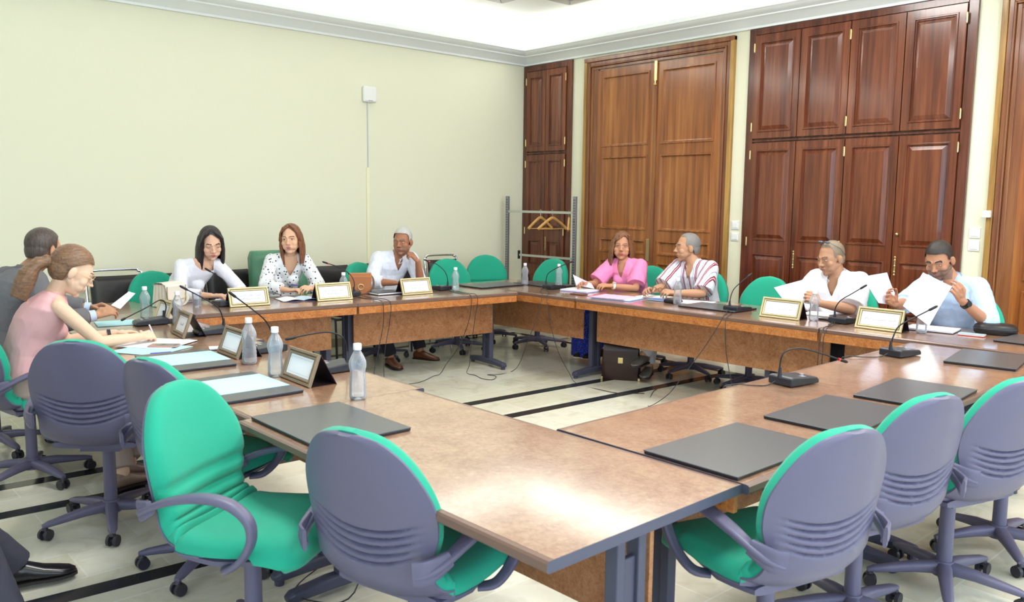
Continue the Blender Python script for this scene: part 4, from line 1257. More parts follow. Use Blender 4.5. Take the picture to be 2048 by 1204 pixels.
def long_hair(HM, parent, m, length=0.2, part=0.0, wave=0.0, front=42, sc=1.0, inward=0.01, fringe=True, top=0.010, width=1.0):
    """hair falling from the crown to the shoulders on both sides of the face"""
    mb = MB(); Rm = HM.to_3x3().to_4x4()
    mb.ell(HM @ V((0, -0.018 * sc, 0.040 * sc)), [(q + top) * sc for q in (0.074, 0.092, 0.086)], Rm, 28, 18)
    rnd = random.Random(3)
    for a in range(front, 361 - front, 9):
        g = math.radians(a)
        sx, cy = math.sin(g), math.cos(g)
        ex, ey = 0.078 * width, 0.092
        p0 = V((sx * 0.055, -0.014 + cy * 0.070, 0.095))
        p1 = V((sx * ex, -0.016 + cy * ey, 0.035))
        p2 = V((sx * (ex + 0.012), -0.020 + cy * (ey + 0.004), -0.05))
        L = length * (1 - 0.06 * rnd.random())
        p3 = V((sx * (ex + 0.014 - inward * 0.5) + wave * rnd.uniform(-1, 1), -0.022 + cy * (ey - 0.002), -0.05 - (L - 0.05) * 0.5))
        p4 = V((sx * (ex + 0.010 - inward), -0.020 + cy * (ey - 0.012) + 0.004, -L))
        pts = [HM @ (p * sc) for p in (p0, p1, p2, p3, p4)]
        chain(mb, pts, [0.012 * sc, 0.015 * sc, 0.016 * sc, 0.015 * sc, 0.009 * sc], 9)
    if fringe:
        for s in (-1, 1):
            for k in range(4):
                p = [V((part, 0.030 - 0.012 * k, 0.125)), V((part + s * 0.040, 0.060 - 0.012 * k, 0.100)), V((s * 0.068, 0.050 - 0.010 * k, 0.055)), V((s * 0.080, 0.034 - 0.010 * k, 0.0))]
                chain(mb, [HM @ (q * sc) for q in p], [0.010 * sc, 0.012 * sc, 0.012 * sc, 0.014 * sc], 9)
    inv = HM.inverted()
    def keep(co):
        p = (inv @ co) / sc
        return not (p.y > 0.040 and abs(p.x) < 0.058 and p.z < 0.104 - abs(p.x - part) * 0.75)
    return remesh(mb, 'hair', m, parent, 0.004, 3, keep=keep, wrinkle=0.0015, wscale=60)

def eyes(HM, parent, iris='#3A2A1C', sc=1.0, lid=0.3):
    for s in (-1, 1):
        mb = MB(); Rm = HM.to_3x3().to_4x4()
        c = V((s * 0.031, 0.0765, 0.0075)) * sc
        mb.ell(HM @ c, (0.0128 * sc, 0.0118 * sc, 0.0072 * sc * (1 - lid)), Rm, 16, 10)
        mb.mat(1).ell(HM @ (c + V((0, 0.0088, -0.0004)) * sc), (0.0052 * sc, 0.0034 * sc, 0.0052 * sc * (1 - lid)), Rm, 12, 8)
        mb.build('eye', [mat('eye_white', '#D8D0C8', rough=0.3), mat('iris_' + iris[1:], iris, rough=0.2)], parent, smooth=60, world=True)

def lashes(HM, parent, sc=1.0, col='#20181A'):
    for s in (-1, 1):
        MB().tube([HM @ (V((s * x, y, z)) * sc) for x, y, z in ((0.018, 0.0850, 0.006), (0.026, 0.0885, 0.0045), (0.036, 0.0870, 0.0045), (0.046, 0.0800, 0.0065))], 0.0014 * sc, 6).build('eyelash', mat('lash', col), parent, world=True)

def figure(label, skin, hip, NB, Hc, torso_h, head, arms, cloth, fem=False, sc=1.0, fat=1.0, belly=0.0, legs=None, trousers='#23232B', hair=None, brow='#2A1E18', lip='#A8605A', open_neck=None, stubble=None, face=None, knees_out=0.0, headfat=0.0, bust=0.0, lashcol=None):
    hip, NB, Hc = V(hip), V(NB) + V((0, 0, 0.022)), V(Hc)
    hs = 1.07 * sc
    root = thing('person', label, 'person', (hip.x, hip.y, 0), 0)
    fwd_ = HD(torso_h); r_ = V((fwd_.y, -fwd_.x, 0))           # person's right hand side
    up_ = (NB - hip).normalized()
    HM = head_matrix(Hc, *head) @ Matrix.Scale(hs, 4)
    S = []
    # spine: starts upright from the hips, then leans to the neck
    c1 = hip + V((0, 0, 1)) * (NB - hip).length * 0.45
    def spine(t): return hip * (1 - t) ** 2 + c1 * 2 * t * (1 - t) + NB * t * t
    def tan(t): return ((c1 - hip) * 2 * (1 - t) + (NB - c1) * 2 * t).normalized()
    W_ = 0.92 if fem else 1.0
    def torso(mb, off, t0=-0.16, t1=1.0):
        K = [(-0.16, 0.150, 0.105), (0.0, 0.170, 0.125), (0.15, 0.165, 0.122 + belly * 0.6), (0.35, 0.150, 0.112 + belly), (0.55, 0.152, 0.112 + belly * 0.6), (0.72, 0.165, 0.116), (0.85, 0.168, 0.108), (0.94, 0.140, 0.085), (1.0, 0.085, 0.066), (1.04, 0.062, 0.056)]
        if fem: K = [(t, rx * (0.90 if 0.2 < t < 0.6 else 0.93), ry * (0.93 if t < 0.6 else 0.92)) for t, rx, ry in K]
        secs = []
        for t, rx, ry in K:
            if t < t0: continue
            tt = tan(max(min(t, 1), 0)); c = spine(min(max(t, 0), 1)) + (tt * (t - 1) * 0.5 if t > 1 else V((0, 0, 0))) + (V((0, 0, 1)) * t * 0.45 if t < 0 else V((0, 0, 0)))
            f = (fwd_ - tt * fwd_.dot(tt)).normalized()
            fr = 0.012 * belly / 0.03 if 0.1 < t < 0.7 else 0
            secs.append((c + f * fr, r_, f, rx * fat * sc + off, ry * fat * sc + off))
        loft(mb, secs)
        if bust:
            tt = tan(0.66); f = (fwd_ - tt * fwd_.dot(tt)).normalized(); c = spine(0.66)
            for s in (-1, 1): mb.ell(c + r_ * (s * 0.072) + f * (0.085 * fat), (bust + off, bust + off, bust * 1.05 + off), None, 16, 12)
    tn = tan(1.0)
    sh = {}
    for s in (-1, 1):
        sh[s] = NB + r_ * (s * 0.150 * W_ * sc * fat ** 0.5) - tn * 0.050 + V((0, 0, -0.0))
    armd = {}
    for s, key in ((1, 'R'), (-1, 'L')):
        a = arms[key]
        Wp = V(a['wrist'])
        if 'sh' in a: sh[s] = sh[s] + V(a['sh'])
        E_ = two_bone(sh[s], Wp, 0.275 * sc, 0.245 * sc, V(a.get('pole', (0, 0, -1))))
        if (Wp - sh[s]).length > 0.52 * sc: print('ARM LONG', label[:30], key, round((Wp - sh[s]).length, 3))
        armd[s] = (sh[s], E_, Wp, a)
    # ---- body
    mb = MB()
    torso(mb, -0.010)
    rb = HM @ V((0, -0.018, -0.060))
    nr = (0.046 if fem else 0.056) * (1 + (fat - 1) * 0.6)
    chain(mb, [NB - tn * 0.03, NB * 0.5 + rb * 0.5, rb], [nr * 1.12, nr, nr * 0.98], 18)
    for s in (-1, 1):
        S0, E_, Wp, a = armd[s]
        k = (0.86 if fem else 1.0) * fat ** 0.5
        chain(mb, [NB + r_ * s * 0.045 - tn * 0.004, S0], [0.040 * k, 0.044 * k])
        mid = S0.lerp(E_, 0.45)
        chain(mb, [S0, mid, E_], [0.046 * k, 0.044 * k, 0.037 * k])
        m2 = E_.lerp(Wp, 0.3)
        chain(mb, [E_, m2, Wp], [0.037 * k, 0.038 * k, 0.0245 * k])
        hdir = V(a.get('dir', Wp - E_)); 
        hand(mb, Wp, hdir, V(a.get('nrm', (0, 0, 1))), a.get('ts', -s), a.get('curl', 0.35), (0.92 if fem else 1.02) * sc, a.get('curls'), a.get('thumb', 0.4))
    knee = {}; ank = {}
    for s in (-1, 1):
        h0 = hip + r_ * (s * 0.085)
        if legs and s in legs: kn, an = V(legs[s][0]), V(legs[s][1])
        else:
            kn = V((0, 0, 0)) + hip + fwd_ * 0.43 + r_ * s * (0.11 + knees_out); kn.z = 0.52
            an = kn + fwd_ * -0.02; an.z = 0.09
        knee[s], ank[s] = kn, an
        chain(mb, [h0, kn, kn.lerp(an, 0.35), an], [0.080, 0.055, 0.053, 0.036])
        mb.capsule(an + V((0, 0, -0.040)), an + (V(legs['toe'][s]).normalized() if legs and 'toe' in legs else fwd_) * 0.10 + V((0, 0, -0.060)), 0.030, 0.015, 12)
    head_blobs(mb, HM, fem, 1.0, headfat)
    inv = HM.inverted()
    sk = skin_mat('skin_' + skin[1:], skin)
    mats = [sk, mat('lips_' + lip[1:], lip, rough=0.4), mat('brow_' + brow[1:], brow, rough=0.7), mat('stubble_' + (stubble or '#999999')[1:], stubble or '#999999', rough=0.7)]
    def assign(c):
        p = inv @ c
        if abs(p.x) > 0.075 or p.z < -0.112 or p.z > 0.14 or p.y < 0 or p.y > 0.125: return 0
        if p.y > 0.082 and -0.0690 < p.z < -0.0480 and abs(p.x) < (0.0205 if fem else 0.0225) - abs(p.z + 0.0585) * (1.3 if fem else 1.6) and (fem or abs(p.z + 0.0585) < 0.008): return 1
        ax = abs(p.x)
        if p.y > 0.07 and 0.013 < ax < 0.050 and abs(p.z - (0.0315 - (ax - 0.03) ** 2 * 9 + 0.0)) < (0.0026 if fem else 0.0040): return 2
        if stubble and p.z < -0.030 and p.y > 0.0 and not (p.z > -0.045 and ax < 0.02 and p.y > 0.095): return 3
        return 0
    remesh(mb, 'body', mats, root, 0.0042, 3, 0.45, assign=assign)
    eyes(HM, root, lid=(face or {}).get('lid', 0.25)) if not (face or {}).get('closed') else lashes(HM, root)
    if fem and not (face or {}).get('closed'): 
        for s in (-1, 1):
            MB().tube([HM @ V((s * x, y, z)) for x, y, z in ((0.018, 0.0845, 0.010), (0.026, 0.0885, 0.0135), (0.036, 0.0870, 0.0135), (0.047, 0.0790, 0.009))], 0.0014, 6).build('eyelash', mat('lash', '#20181A'), root, world=True)
    # ---- top garment
    cm = cloth['mat']; off = cloth.get('off', 0.004)
    mb = MB()
    torso(mb, off, t0=-0.16)
    L_ = cloth.get('sleeve', 1.0)      # 0 none, 0.5 elbow, 1 wrist
    for s in (-1, 1):
        S0, E_, Wp, a = armd[s]
        k = (0.86 if fem else 1.0) * fat ** 0.5; so = off + cloth.get('puff', 0.008)
        chain(mb, [NB + r_ * s * 0.050 - tn * 0.012, S0], [0.038 * k + off, 0.043 * k + (so * 0.8 if L_ else 0.0)])
        if L_ > 0:
            ls = a.get('sleeve', L_)
            if ls <= 0.5:
                q = S0.lerp(E_, ls / 0.5)
                r1 = (0.050 - 0.010 * ls / 0.5) * k + so * 1.5
                mb.ell(S0, (0.044 * k + so,) * 3)
                mb.tube([S0, S0.lerp(q, 0.5), q], [0.044 * k + so, 0.047 * k + so * 1.2, r1], 18)
            else:
                chain(mb, [S0, S0.lerp(E_, 0.5), E_], [0.044 * k + so, 0.044 * k + so, 0.040 * k + so], 16)
                q = E_.lerp(Wp, (ls - 0.5) / 0.5)
                t = (ls - 0.5) / 0.5
                mb.tube([E_, E_.lerp(q, 0.5), q], [0.040 * k + so, 0.040 * k + so, (0.040 - 0.012 * t) * k + so + a.get('cuff', 0.0)], 18)
    on = open_neck
    Mt = None
    tt = tan(0.85); ff = (fwd_ - tt * fwd_.dot(tt)).normalized()
    def keep(co):
        if on is None: return True
        p = co - NB
        u, v, w = p.dot(r_), p.dot(tt), p.dot(ff)
        depth, wid = on
        if w < -0.02: return True
        # V shaped opening that narrows down to depth below the neck base
        return not (v > -depth and abs(u) < wid * min(1.0, (v + depth) / max(depth - 0.01, 0.01)) )
    remesh(mb, cloth.get('name', 'shirt'), cm, root, 0.005, 4, 0.5, keep=keep, wrinkle=cloth.get('wrinkle', 0.0035), wscale=cloth.get('wscale', 14))
    # collar
    if cloth.get('collar'):
        cmn = cloth.get('collar_mat', cm); hgt = cloth['collar']
        cr = nr * 1.18 + 0.006
        cc = NB + tn * 0.012
        pts, hh = [], []
        for i in range(25):
            g = math.radians(-152 + 304 * i / 24)
            p = cc - ff * (math.cos(g) * cr * 1.05) + r_ * (math.sin(g) * cr) - tn * (0.034 * max(0, -math.cos(g) + 0.1))
            pts.append(p); hh.append(hgt)
        mb2 = MB()
        mb2.tube(pts, 0.0035, 8, up=tn, h=hh)
        # turned down flaps at the front
        for s in (-1, 1):
            a0 = cc + ff * cr * 0.85 + r_ * s * cr * 0.55 - tn * 0.020
            a1 = cc + ff * (cr * 1.05 + 0.012) + r_ * s * (cr * 0.50 + 0.010) - tn * 0.070
            a2 = cc + ff * (cr * 0.75 + 0.014) + r_ * s * (cr * 1.05 + 0.022) - tn * 0.052
            a3 = cc + ff * 0.0 + r_ * s * (cr * 1.12) + tn * 0.004
            a4 = cc + ff * cr * 0.2 + r_ * s * (cr * 1.25 + 0.02) - tn * 0.028
            n_ = ff * 0.004 + r_ * s * 0.002
            mb2.hexa([a0, a1, a2, a4, a3], [q + n_ for q in (a0, a1, a2, a4, a3)])
        mb2.build('collar', cmn, root, smooth=50, world=True)
    # ---- trousers and shoes
    if trousers:
        mb = MB()
        tm = mat('trousers_' + trousers[1:], trousers, rough=0.85, bump=(300, 0.1, 0.002)) if isinstance(trousers, str) else trousers
        secs = [(hip + V((0, 0, -0.085)), r_, fwd_, 0.14 * fat, 0.10 * fat), (hip + V((0, 0, -0.04)), r_, fwd_, 0.172 * fat, 0.13 * fat), (hip + V((0, 0, 0.06)), r_, fwd_, 0.172 * fat, 0.128 * fat)]
        loft(mb, secs)
        for s in (-1, 1):
            h0 = hip + r_ * (s * 0.085)
            chain(mb, [h0, knee[s]], [0.090, 0.068])
            end = ank[s] + V((0, 0, cloth.get('hem', 0.02)))
            mb.tube([knee[s], knee[s].lerp(end, 0.5), end], [0.068, 0.064, 0.060], 18)
        remesh(mb, cloth.get('lower', 'trousers'), tm, root, 0.007, 4, wrinkle=0.004, wscale=12)
    sm = mat('shoe_' + cloth.get('shoe', '#2A2224')[1:], cloth.get('shoe', '#2A2224'), rough=0.3, coat=0.3)
    for s in (-1, 1):
        an = ank[s]; toe = V(legs['toe'][s]) if legs and 'toe' in legs else fwd_
        shoe(an, toe, sm, root, (0.9 if fem else 1.0))
    info = dict(root=root, HM=HM, arms=armd, r=r_, f=fwd_, tn=tn, NB=NB, ff=ff)
    if hair: hair(HM, root)
    return info

def shoe(an, d, m, root, k=1.0, world=True):
    d = V(d); d.z = 0; d.normalize(); b = V((d.y, -d.x, 0))
    zb = an.z - 0.085
    o = V((an.x, an.y, zb))
    mb = MB()
    secs = []
    for y, w, h0, h1 in ((-0.070, 0.018, 0.012, 0.045), (-0.060, 0.034, 0.006, 0.075), (-0.02, 0.040, 0.006, 0.095), (0.03, 0.040, 0.006, 0.088), (0.09, 0.046, 0.006, 0.060), (0.15, 0.048, 0.006, 0.044), (0.185, 0.038, 0.008, 0.036), (0.205, 0.018, 0.012, 0.026)):
        ring = []
        for q in range(16):
            g = 2 * PI * q / 16
            cx, sz = math.cos(g), math.sin(g)
            ring.append(o + d * y * k + b * (math.copysign(abs(cx) ** 0.7, cx) * w * k) + V((0, 0, (h0 + h1) / 2 + sz * (h1 - h0) / 2)))
        secs.append(ring)
    mb.grid(secs, closed_v=True)
    mb.f += [tuple(range(16))[::-1], tuple(range(7 * 16, 8 * 16))]; mb.m += [0, 0]
    s = mb.build('shoe', m, root, smooth=60, world=world)
    so = MB()
    pl = [(-0.072, 0.030), (-0.05, 0.038), (0.0, 0.041), (0.05, 0.040), (0.10, 0.048), (0.15, 0.049), (0.19, 0.038), (0.21, 0.015)]
    poly = [o + d * y * k + b * w * k for y, w in pl] + [o + d * y * k - b * w * k for y, w in pl[::-1]]
    so.hexa([V((p.x, p.y, zb + 0.0)) for p in poly], [V((p.x, p.y, zb + 0.012)) for p in poly])
    so.build('sole', mat('dark_sole', '#2A2422', rough=0.6), s, world=world)
    return s

# fabrics
M_lace = mat('white_lace', '#EDEDF6', rough=0.85, bump=(130, 0.6, 0.004))
def dots_build(nt, b):
    v = coords(nt, (1, 1, 1))
    vo = N(nt, 'ShaderNodeTexVoronoi', Scale=34.0, Randomness=0.75)
    nt.links.new(v, vo.inputs['Vector'])
    r = ramp(nt, [(0.0, '#2A2F3C'), (0.235, '#2A2F3C'), (0.27, '#EEF0F2')])
    nt.links.new(vo.outputs['Distance'], r.inputs['Fac']); nt.links.new(r.outputs['Color'], b.inputs['Base Color'])
M_dots = mat('white_dotted_blouse', rough=0.8, build=dots_build)
M_shirtw = mat('white_cotton_shirt', '#E6EAF6', rough=0.85)
M_shirtw2 = mat('white_linen_shirt', '#F0F2FA', rough=0.85)
M_shirtb = mat('pale_blue_shirt', '#B4CCEC', rough=0.85)
M_pink = mat('pink_cotton', '#F08CBC', rough=0.85)
M_rose = mat('dusty_rose_top', '#E2AEB0', rough=0.8)
M_suit = mat('grey_suit_cloth', '#6E6E72', rough=0.9, bump=(500, 0.1, 0.001))
def stripes_build(nt, b):
    tc = nt.nodes.new('ShaderNodeTexCoord')
    sp = nt.nodes.new('ShaderNodeSeparateXYZ'); nt.links.new(tc.outputs['Object'], sp.inputs[0])
    nz = N(nt, 'ShaderNodeTexNoise', Scale=6.0, Detail=1.0); nt.links.new(tc.outputs['Object'], nz.inputs['Vector'])
    a = nt.nodes.new('ShaderNodeMath'); a.operation = 'MULTIPLY_ADD'; a.inputs[1].default_value = 0.012
    nt.links.new(nz.outputs['Fac'], a.inputs[0])
    ad = nt.nodes.new('ShaderNodeMath'); ad.operation = 'MULTIPLY_ADD'; ad.inputs[1].default_value = 0.12
    nt.links.new(sp.outputs['X'], ad.inputs[0]); nt.links.new(sp.outputs['Y'], ad.inputs[2]); nt.links.new(ad.outputs[0], a.inputs[2])
    m = nt.nodes.new('ShaderNodeMath'); m.operation = 'MULTIPLY'; m.inputs[1].default_value = 17.0; nt.links.new(a.outputs[0], m.inputs[0])
    f = nt.nodes.new('ShaderNodeMath'); f.operation = 'FRACT'; nt.links.new(m.outputs[0], f.inputs[0])
    r = ramp(nt, [(0.0, '#D6D6E2'), (0.30, '#4A2434'), (0.36, '#B8485A'), (0.42, '#D6D6E2'), (0.46, '#B8485A'), (0.52, '#4A2434'), (0.58, '#D6D6E2'), (0.80, '#5A5670'), (0.84, '#D6D6E2')], 'CONSTANT')
    nt.links.new(f.outputs[0], r.inputs['Fac']); nt.links.new(r.outputs['Color'], b.inputs['Base Color'])
M_str = mat('burgundy_striped_shirt', rough=0.85, build=stripes_build)
def skirt_build(nt, b):
    v = coords(nt, (1, 1, 1))
    vo = N(nt, 'ShaderNodeTexVoronoi', Scale=90.0, Randomness=1.0); nt.links.new(v, vo.inputs['Vector'])
    r = ramp(nt, [(0.0, '#E8B4D8'), (0.18, '#6A9CE8'), (0.35, '#2440C8'), (0.8, '#1E2AB0')])
    nt.links.new(vo.outputs['Distance'], r.inputs['Fac']); nt.links.new(r.outputs['Color'], b.inputs['Base Color'])
M_skirt = mat('blue_embroidered_cloth', rough=0.7, build=skirt_build)

# the man in the grey suit at the far end of the left row
p1 = figure('person in a grey suit seen from behind, holding a folded white sheet', '#B98A6C', (0.97, 5.82, 0.57), (1.17, 5.70, 1.075), (1.265, 5.66, 1.235), 74, (66, 8, 0),
    {'R': dict(wrist=(1.49, 5.475, 0.835), pole=(-0.2, -0.3, -1), dir=(0.95, 0.0, 0.25), nrm=(0.3, -0.5, 0.8), curl=0.6), 'L': dict(wrist=(1.52, 5.68, 0.855), pole=(-0.2, 0.3, -1), dir=(0.7, -0.7, 0.2), nrm=(0, 0.5, 0.9), curl=0.6)},
    dict(mat=M_suit, off=0.014, sleeve=0.90, puff=0.012, name='suit_jacket', collar=0.022, wrinkle=0.003, shoe='#1C1818'), trousers='#66666C', fat=1.05,
    hair=lambda H, r: short_hair(H, r, hair_mat('dark_cropped_hair', '#3A302C', '#5A4E48'), line=0.078, th=0.005))
for s in (1, -1):
    S0, E_, Wp, a = p1['arms'][s]
    MB().tube([Wp.lerp(E_, 0.16), Wp.lerp(E_, 0.02)], [0.036, 0.035], 16).build('shirt_cuff', mat('pale_blue_cuff', '#C4D6F0', rough=0.8), p1['root'], smooth=50, world=True)

# the woman in the sleeveless pink top, writing
def ponytail(H, r):
    m = hair_mat('brown_blond_hair', '#65493A', '#8C6A4C', (12, 12, 60))
    mb = MB(); Rm = H.to_3x3().to_4x4()
    mb.ell(H @ V((0, -0.018, 0.040)), (0.081, 0.100, 0.092), Rm, 28, 18)
    mb.ell(H @ V((0, -0.040, -0.005)), (0.070, 0.070, 0.070), Rm, 24, 16)
    mb.ell(H @ V((0, -0.125, -0.005)), (0.026, 0.026, 0.028), Rm, 14, 10)
    rnd = random.Random(5)
    for k in range(16):
        g = 2 * PI * k / 16; a, b = math.cos(g), math.sin(g); u = rnd.uniform(0.8, 1.15)
        pts = [(0.012 * a, -0.115, -0.005 + 0.012 * b), (0.032 * a, -0.150 - 0.01 * b, -0.040 + 0.02 * b), (0.044 * a * u, -0.160 - 0.030 * b, -0.100), (0.044 * a * u, -0.155 - 0.034 * b, -0.150), (0.034 * a * u, -0.145 - 0.034 * b, -0.200 - 0.02 * u)]
        chain(mb, [H @ V(p) for p in pts], [0.014, 0.016, 0.016, 0.014, 0.006], 9)
    inv = H.inverted()
    def keep(co):
        p = inv @ co
        if p.y > 0.045: return p.z > 0.070
        if p.y > -0.02 and p.z < 0.2: return p.z > 0.070 - (0.045 - p.y) / 0.065 * 0.055
        return p.z > -0.075 or p.y < -0.10
    remesh(mb, 'hair', m, r, 0.004, 3, keep=keep, wrinkle=0.002, wscale=70)
    Rm_ = None
p2 = figure('person with a brown ponytail and glasses in a sleeveless pink top, writing on papers', '#E2BBA0', (0.99, 5.00, 0.56), (1.12, 4.875, 1.01), (1.205, 4.825, 1.165), 84, (97, 30, 0),
    {'R': dict(wrist=(1.53, 4.775, 0.79), pole=(0.1, -0.45, -1), dir=(0.85, 0.5, -0.05), nrm=(0.3, -0.5, 0.8), curl=0.75), 'L': dict(wrist=(1.46, 5.02, 0.785), pole=(0, 0.3, -1), dir=(1, 0.1, -0.08), nrm=(0, 0.2, 1), curl=0.25)},
    dict(mat=M_rose, off=0.008, sleeve=0, name='sleeveless_top', wrinkle=0.004, wscale=10, shoe='#8E7264'), fem=True, trousers='#AC9A92', legs={1: ((1.36, 4.80, 0.50), (1.34, 4.58, 0.10)), -1: ((1.40, 4.98, 0.50), (1.42, 4.72, 0.10)), 'toe': {1: (1, 0.25, 0), -1: (1, 0.2, 0)}}, hair=ponytail, brow='#6A4C38', lip='#C07C78', face=dict(closed=True), bust=0.045)
HM = p2['HM']
mb = MB()
for s in (-1, 1):
    mb.tube([HM @ V((s * 0.031 + 0.024 * math.cos(g), 0.103 - 0.01 * abs(math.cos(g)), 0.002 + 0.020 * math.sin(g))) for g in [2 * PI * k / 18 for k in range(19)]], 0.0014, 6)
    mb.tube([HM @ V((s * 0.055, 0.096, 0.006)), HM @ V((s * 0.078, 0.03, 0.008)), HM @ V((s * 0.081, -0.01, 0.0))], 0.0014, 6)
mb.tube([HM @ V((-0.007, 0.106, 0.004)), HM @ V((0, 0.109, 0.007)), HM @ V((0.007, 0.106, 0.004))], 0.0013, 6)
mb.build('eyeglasses', mat('gold_wire', '#C8B48A', rough=0.3, metal=0.8), p2['root'], smooth=60, world=True)
def bracelet(info, s, name, m, t=0.05, r=0.030, w=0.010, face=None, thick=0.003):
    S0, E_, Wp, a = info['arms'][s]
    d = (Wp - E_).normalized(); c = Wp.lerp(E_, t)
    mb = MB(); mb.tube([c - d * w, c + d * w], [r, r], 20)
    o = mb.build(name, m, info['root'], smooth=60, world=True)
    if face:
        n = V(a.get('nrm', (0, 0, 1))); n = (n - d * n.dot(d)).normalized()
        MB().cyl(c + n * (r - 0.003), c + n * (r + 0.006), 0.017, n=18).build('watch_face', face, o, smooth=40, world=True)
bracelet(p2, -1, 'watch_strap', mat('dark_links', '#3A3A44', rough=0.35, metal=0.4), 0.12, 0.0285, 0.009)
MB().tube([(1.628, 4.850, 0.754), (1.585, 4.815, 0.845)], 0.0042, 8).build('ballpoint_pen', mat('white_pen', '#E6E6EE', rough=0.3), smooth=50)
tag(bpy.data.objects['ballpoint_pen'], 'thin pen in the writing hand of the woman in pink', 'pen')

# the woman in white lace
def bob(H, r): long_hair(H, r, hair_mat('black_brown_hair', '#150F12', '#2C2226'), 0.225, front=50, part=0.010, width=1.05, inward=0.0)
p3 = figure('person with straight black shoulder-length hair in a white lace blouse, looking down', '#E0B498', (2.54, 6.98, 0.57), (2.655, 6.72, 1.02), (2.70, 6.66, 1.190), 198, (190, 20, 2),
    {'R': dict(wrist=(2.61, 6.47, 0.79), pole=(-0.7, 0.0, -0.6), dir=(0.8, -0.5, 0.0), nrm=(0, 0, 1), curl=0.35), 'L': dict(wrist=(2.82, 6.47, 0.79), pole=(0.7, 0.2, -0.6), dir=(-0.75, -0.5, 0.0), nrm=(0, 0, 1), curl=0.3)},
    dict(mat=M_lace, off=0.008, sleeve=0.82, puff=0.010, name='lace_blouse', wrinkle=0.003), fem=True, hair=bob, brow='#2A1E1C', lip='#C46A70', open_neck=(0.028, 0.075), face=dict(closed=True), bust=0.056, trousers='#D8D8E0')

# the woman in the dotted blouse
def lob(H, r): long_hair(H, r, hair_mat('chestnut_hair', '#5A3020', '#96603E'), 0.200, front=56, part=0.0, wave=0.003, top=0.008)
p4 = figure('person with chestnut hair and long earrings in a white blouse with black dots', '#E2B494', (3.44, 6.97, 0.58), (3.43, 6.74, 1.035), (3.425, 6.695, 1.205), 200, (222, 2, 3),
    {'R': dict(wrist=(3.275, 6.47, 0.79), pole=(-0.7, 0.1, -0.6), dir=(0.75, -0.65, 0.05), nrm=(0.2, -0.2, 1), curl=0.55), 'L': dict(wrist=(3.47, 6.41, 0.80), pole=(0.7, 0.2, -0.6), dir=(-0.8, -0.35, 0.1), nrm=(0.0, -0.5, 0.9), curl=0.5)},
    dict(mat=M_dots, off=0.010, sleeve=0.86, puff=0.014, name='dotted_blouse', wrinkle=0.004), fem=True, hair=lob, brow='#4A3024', lip='#C0707A', open_neck=(0.130, 0.060), face=dict(lid=0.1), bust=0.052)
HM = p4['HM']
for s in (-1, 1):
    MB().tube([HM @ V((s * 0.086, 0.0, -0.035)), HM @ V((s * 0.087, 0.0, -0.06)), HM @ V((s * 0.087, 0.0, -0.10))], [0.004, 0.003, 0.005], 8).build('earring', M_brass, p4['root'], smooth=60, world=True)
MB().tube([(3.33, 6.38, 0.835), (3.22, 6.30, 0.855)], 0.004, 8).build('ballpoint_pen', mat('blue_pen', '#3A2EA8', rough=0.3), smooth=50)
tag(bpy.data.objects['ballpoint_pen.001'], 'blue pen in the hands of the woman in the dotted blouse', 'pen')

# the grey-haired man
p5 = figure('person with grey hair in a white shirt, hand at his chin, looking aside', '#A87458', (4.46, 6.90, 0.57), (4.51, 6.66, 1.015), (4.53, 6.60, 1.165), 204, (236, 6, 0),
    {'R': dict(wrist=(4.33, 6.44, 0.795), pole=(-0.7, 0.2, -0.6), dir=(0.75, -0.6, 0.0), nrm=(0, 0, 1), curl=0.4), 'L': dict(wrist=(4.585, 6.43, 0.985), pole=(0.1, -0.5, -1), dir=(-0.55, 0.25, 0.65), nrm=(0.5, -0.8, 0.3), curl=0.85, sleeve=0.52)},
    dict(mat=M_shirtw, off=0.012, sleeve=0.75, puff=0.012, collar=0.022, wrinkle=0.006, shoe='#6A3620'), trousers='#22222C', fat=1.12, belly=0.03, headfat=0.004,
    hair=lambda H, r: short_hair(H, r, hair_mat('silver_hair', '#A8A6A2', '#D6D4D0', (120, 120, 120)), line=0.080, th=0.009), brow='#7A6A60', lip='#9A5A50', open_neck=(0.085, 0.036), stubble='#9C705A',
    legs={1: ((4.22, 6.56, 0.50), (4.30, 6.47, 0.095)), -1: ((4.62, 6.60, 0.50), (4.66, 6.50, 0.115)), 'toe': {1: (-0.15, -1, 0), -1: (0.45, -1, 0)}})

# the woman in the pink shirt
def bob2(H, r): long_hair(H, r, hair_mat('light_brown_hair', '#54301F', '#946440'), 0.165, front=52, part=-0.02, wave=0.004, top=0.016, width=1.16, inward=-0.006)
p6 = figure('person with brown bob hair in a bright pink shirt, holding a sheet of paper', '#C08A6C', (6.23, 5.17, 0.56), (6.11, 5.19, 0.985), (6.10, 5.215, 1.140), 254, (233, 0, -2),
    {'R': dict(wrist=(5.67, 5.28, 0.80), pole=(0.1, 0.5, -0.7), dir=(-0.9, -0.1, 0.1), nrm=(0, 0.5, 0.8), curl=0.5), 'L': dict(wrist=(5.79, 5.07, 0.795), pole=(0.1, -0.6, -0.7), dir=(-0.8, 0.35, 0.05), nrm=(-0.1, -0.3, 0.9), curl=0.45)},
    dict(mat=M_pink, off=0.010, sleeve=0.42, puff=0.022, collar=0.020, wrinkle=0.005, name='pink_shirt', lower='skirt', hem=0.03), fem=True, fat=1.10, headfat=0.005, hair=bob2, brow='#4A3428', lip='#B0605C', open_neck=(0.120, 0.040), bust=0.055, trousers=M_skirt,
    legs={1: ((5.92, 5.42, 0.50), (6.02, 5.54, 0.14)), -1: ((5.86, 5.22, 0.50), (6.02, 5.42, 0.14)), 'toe': {1: (-1, 0.1, 0), -1: (-1, 0.1, 0)}})
bracelet(p6, -1, 'watch_strap', M_wplast, 0.10, 0.031, 0.010, face=mat('silver_watch', '#E6E6E8', rough=0.25, metal=0.5))
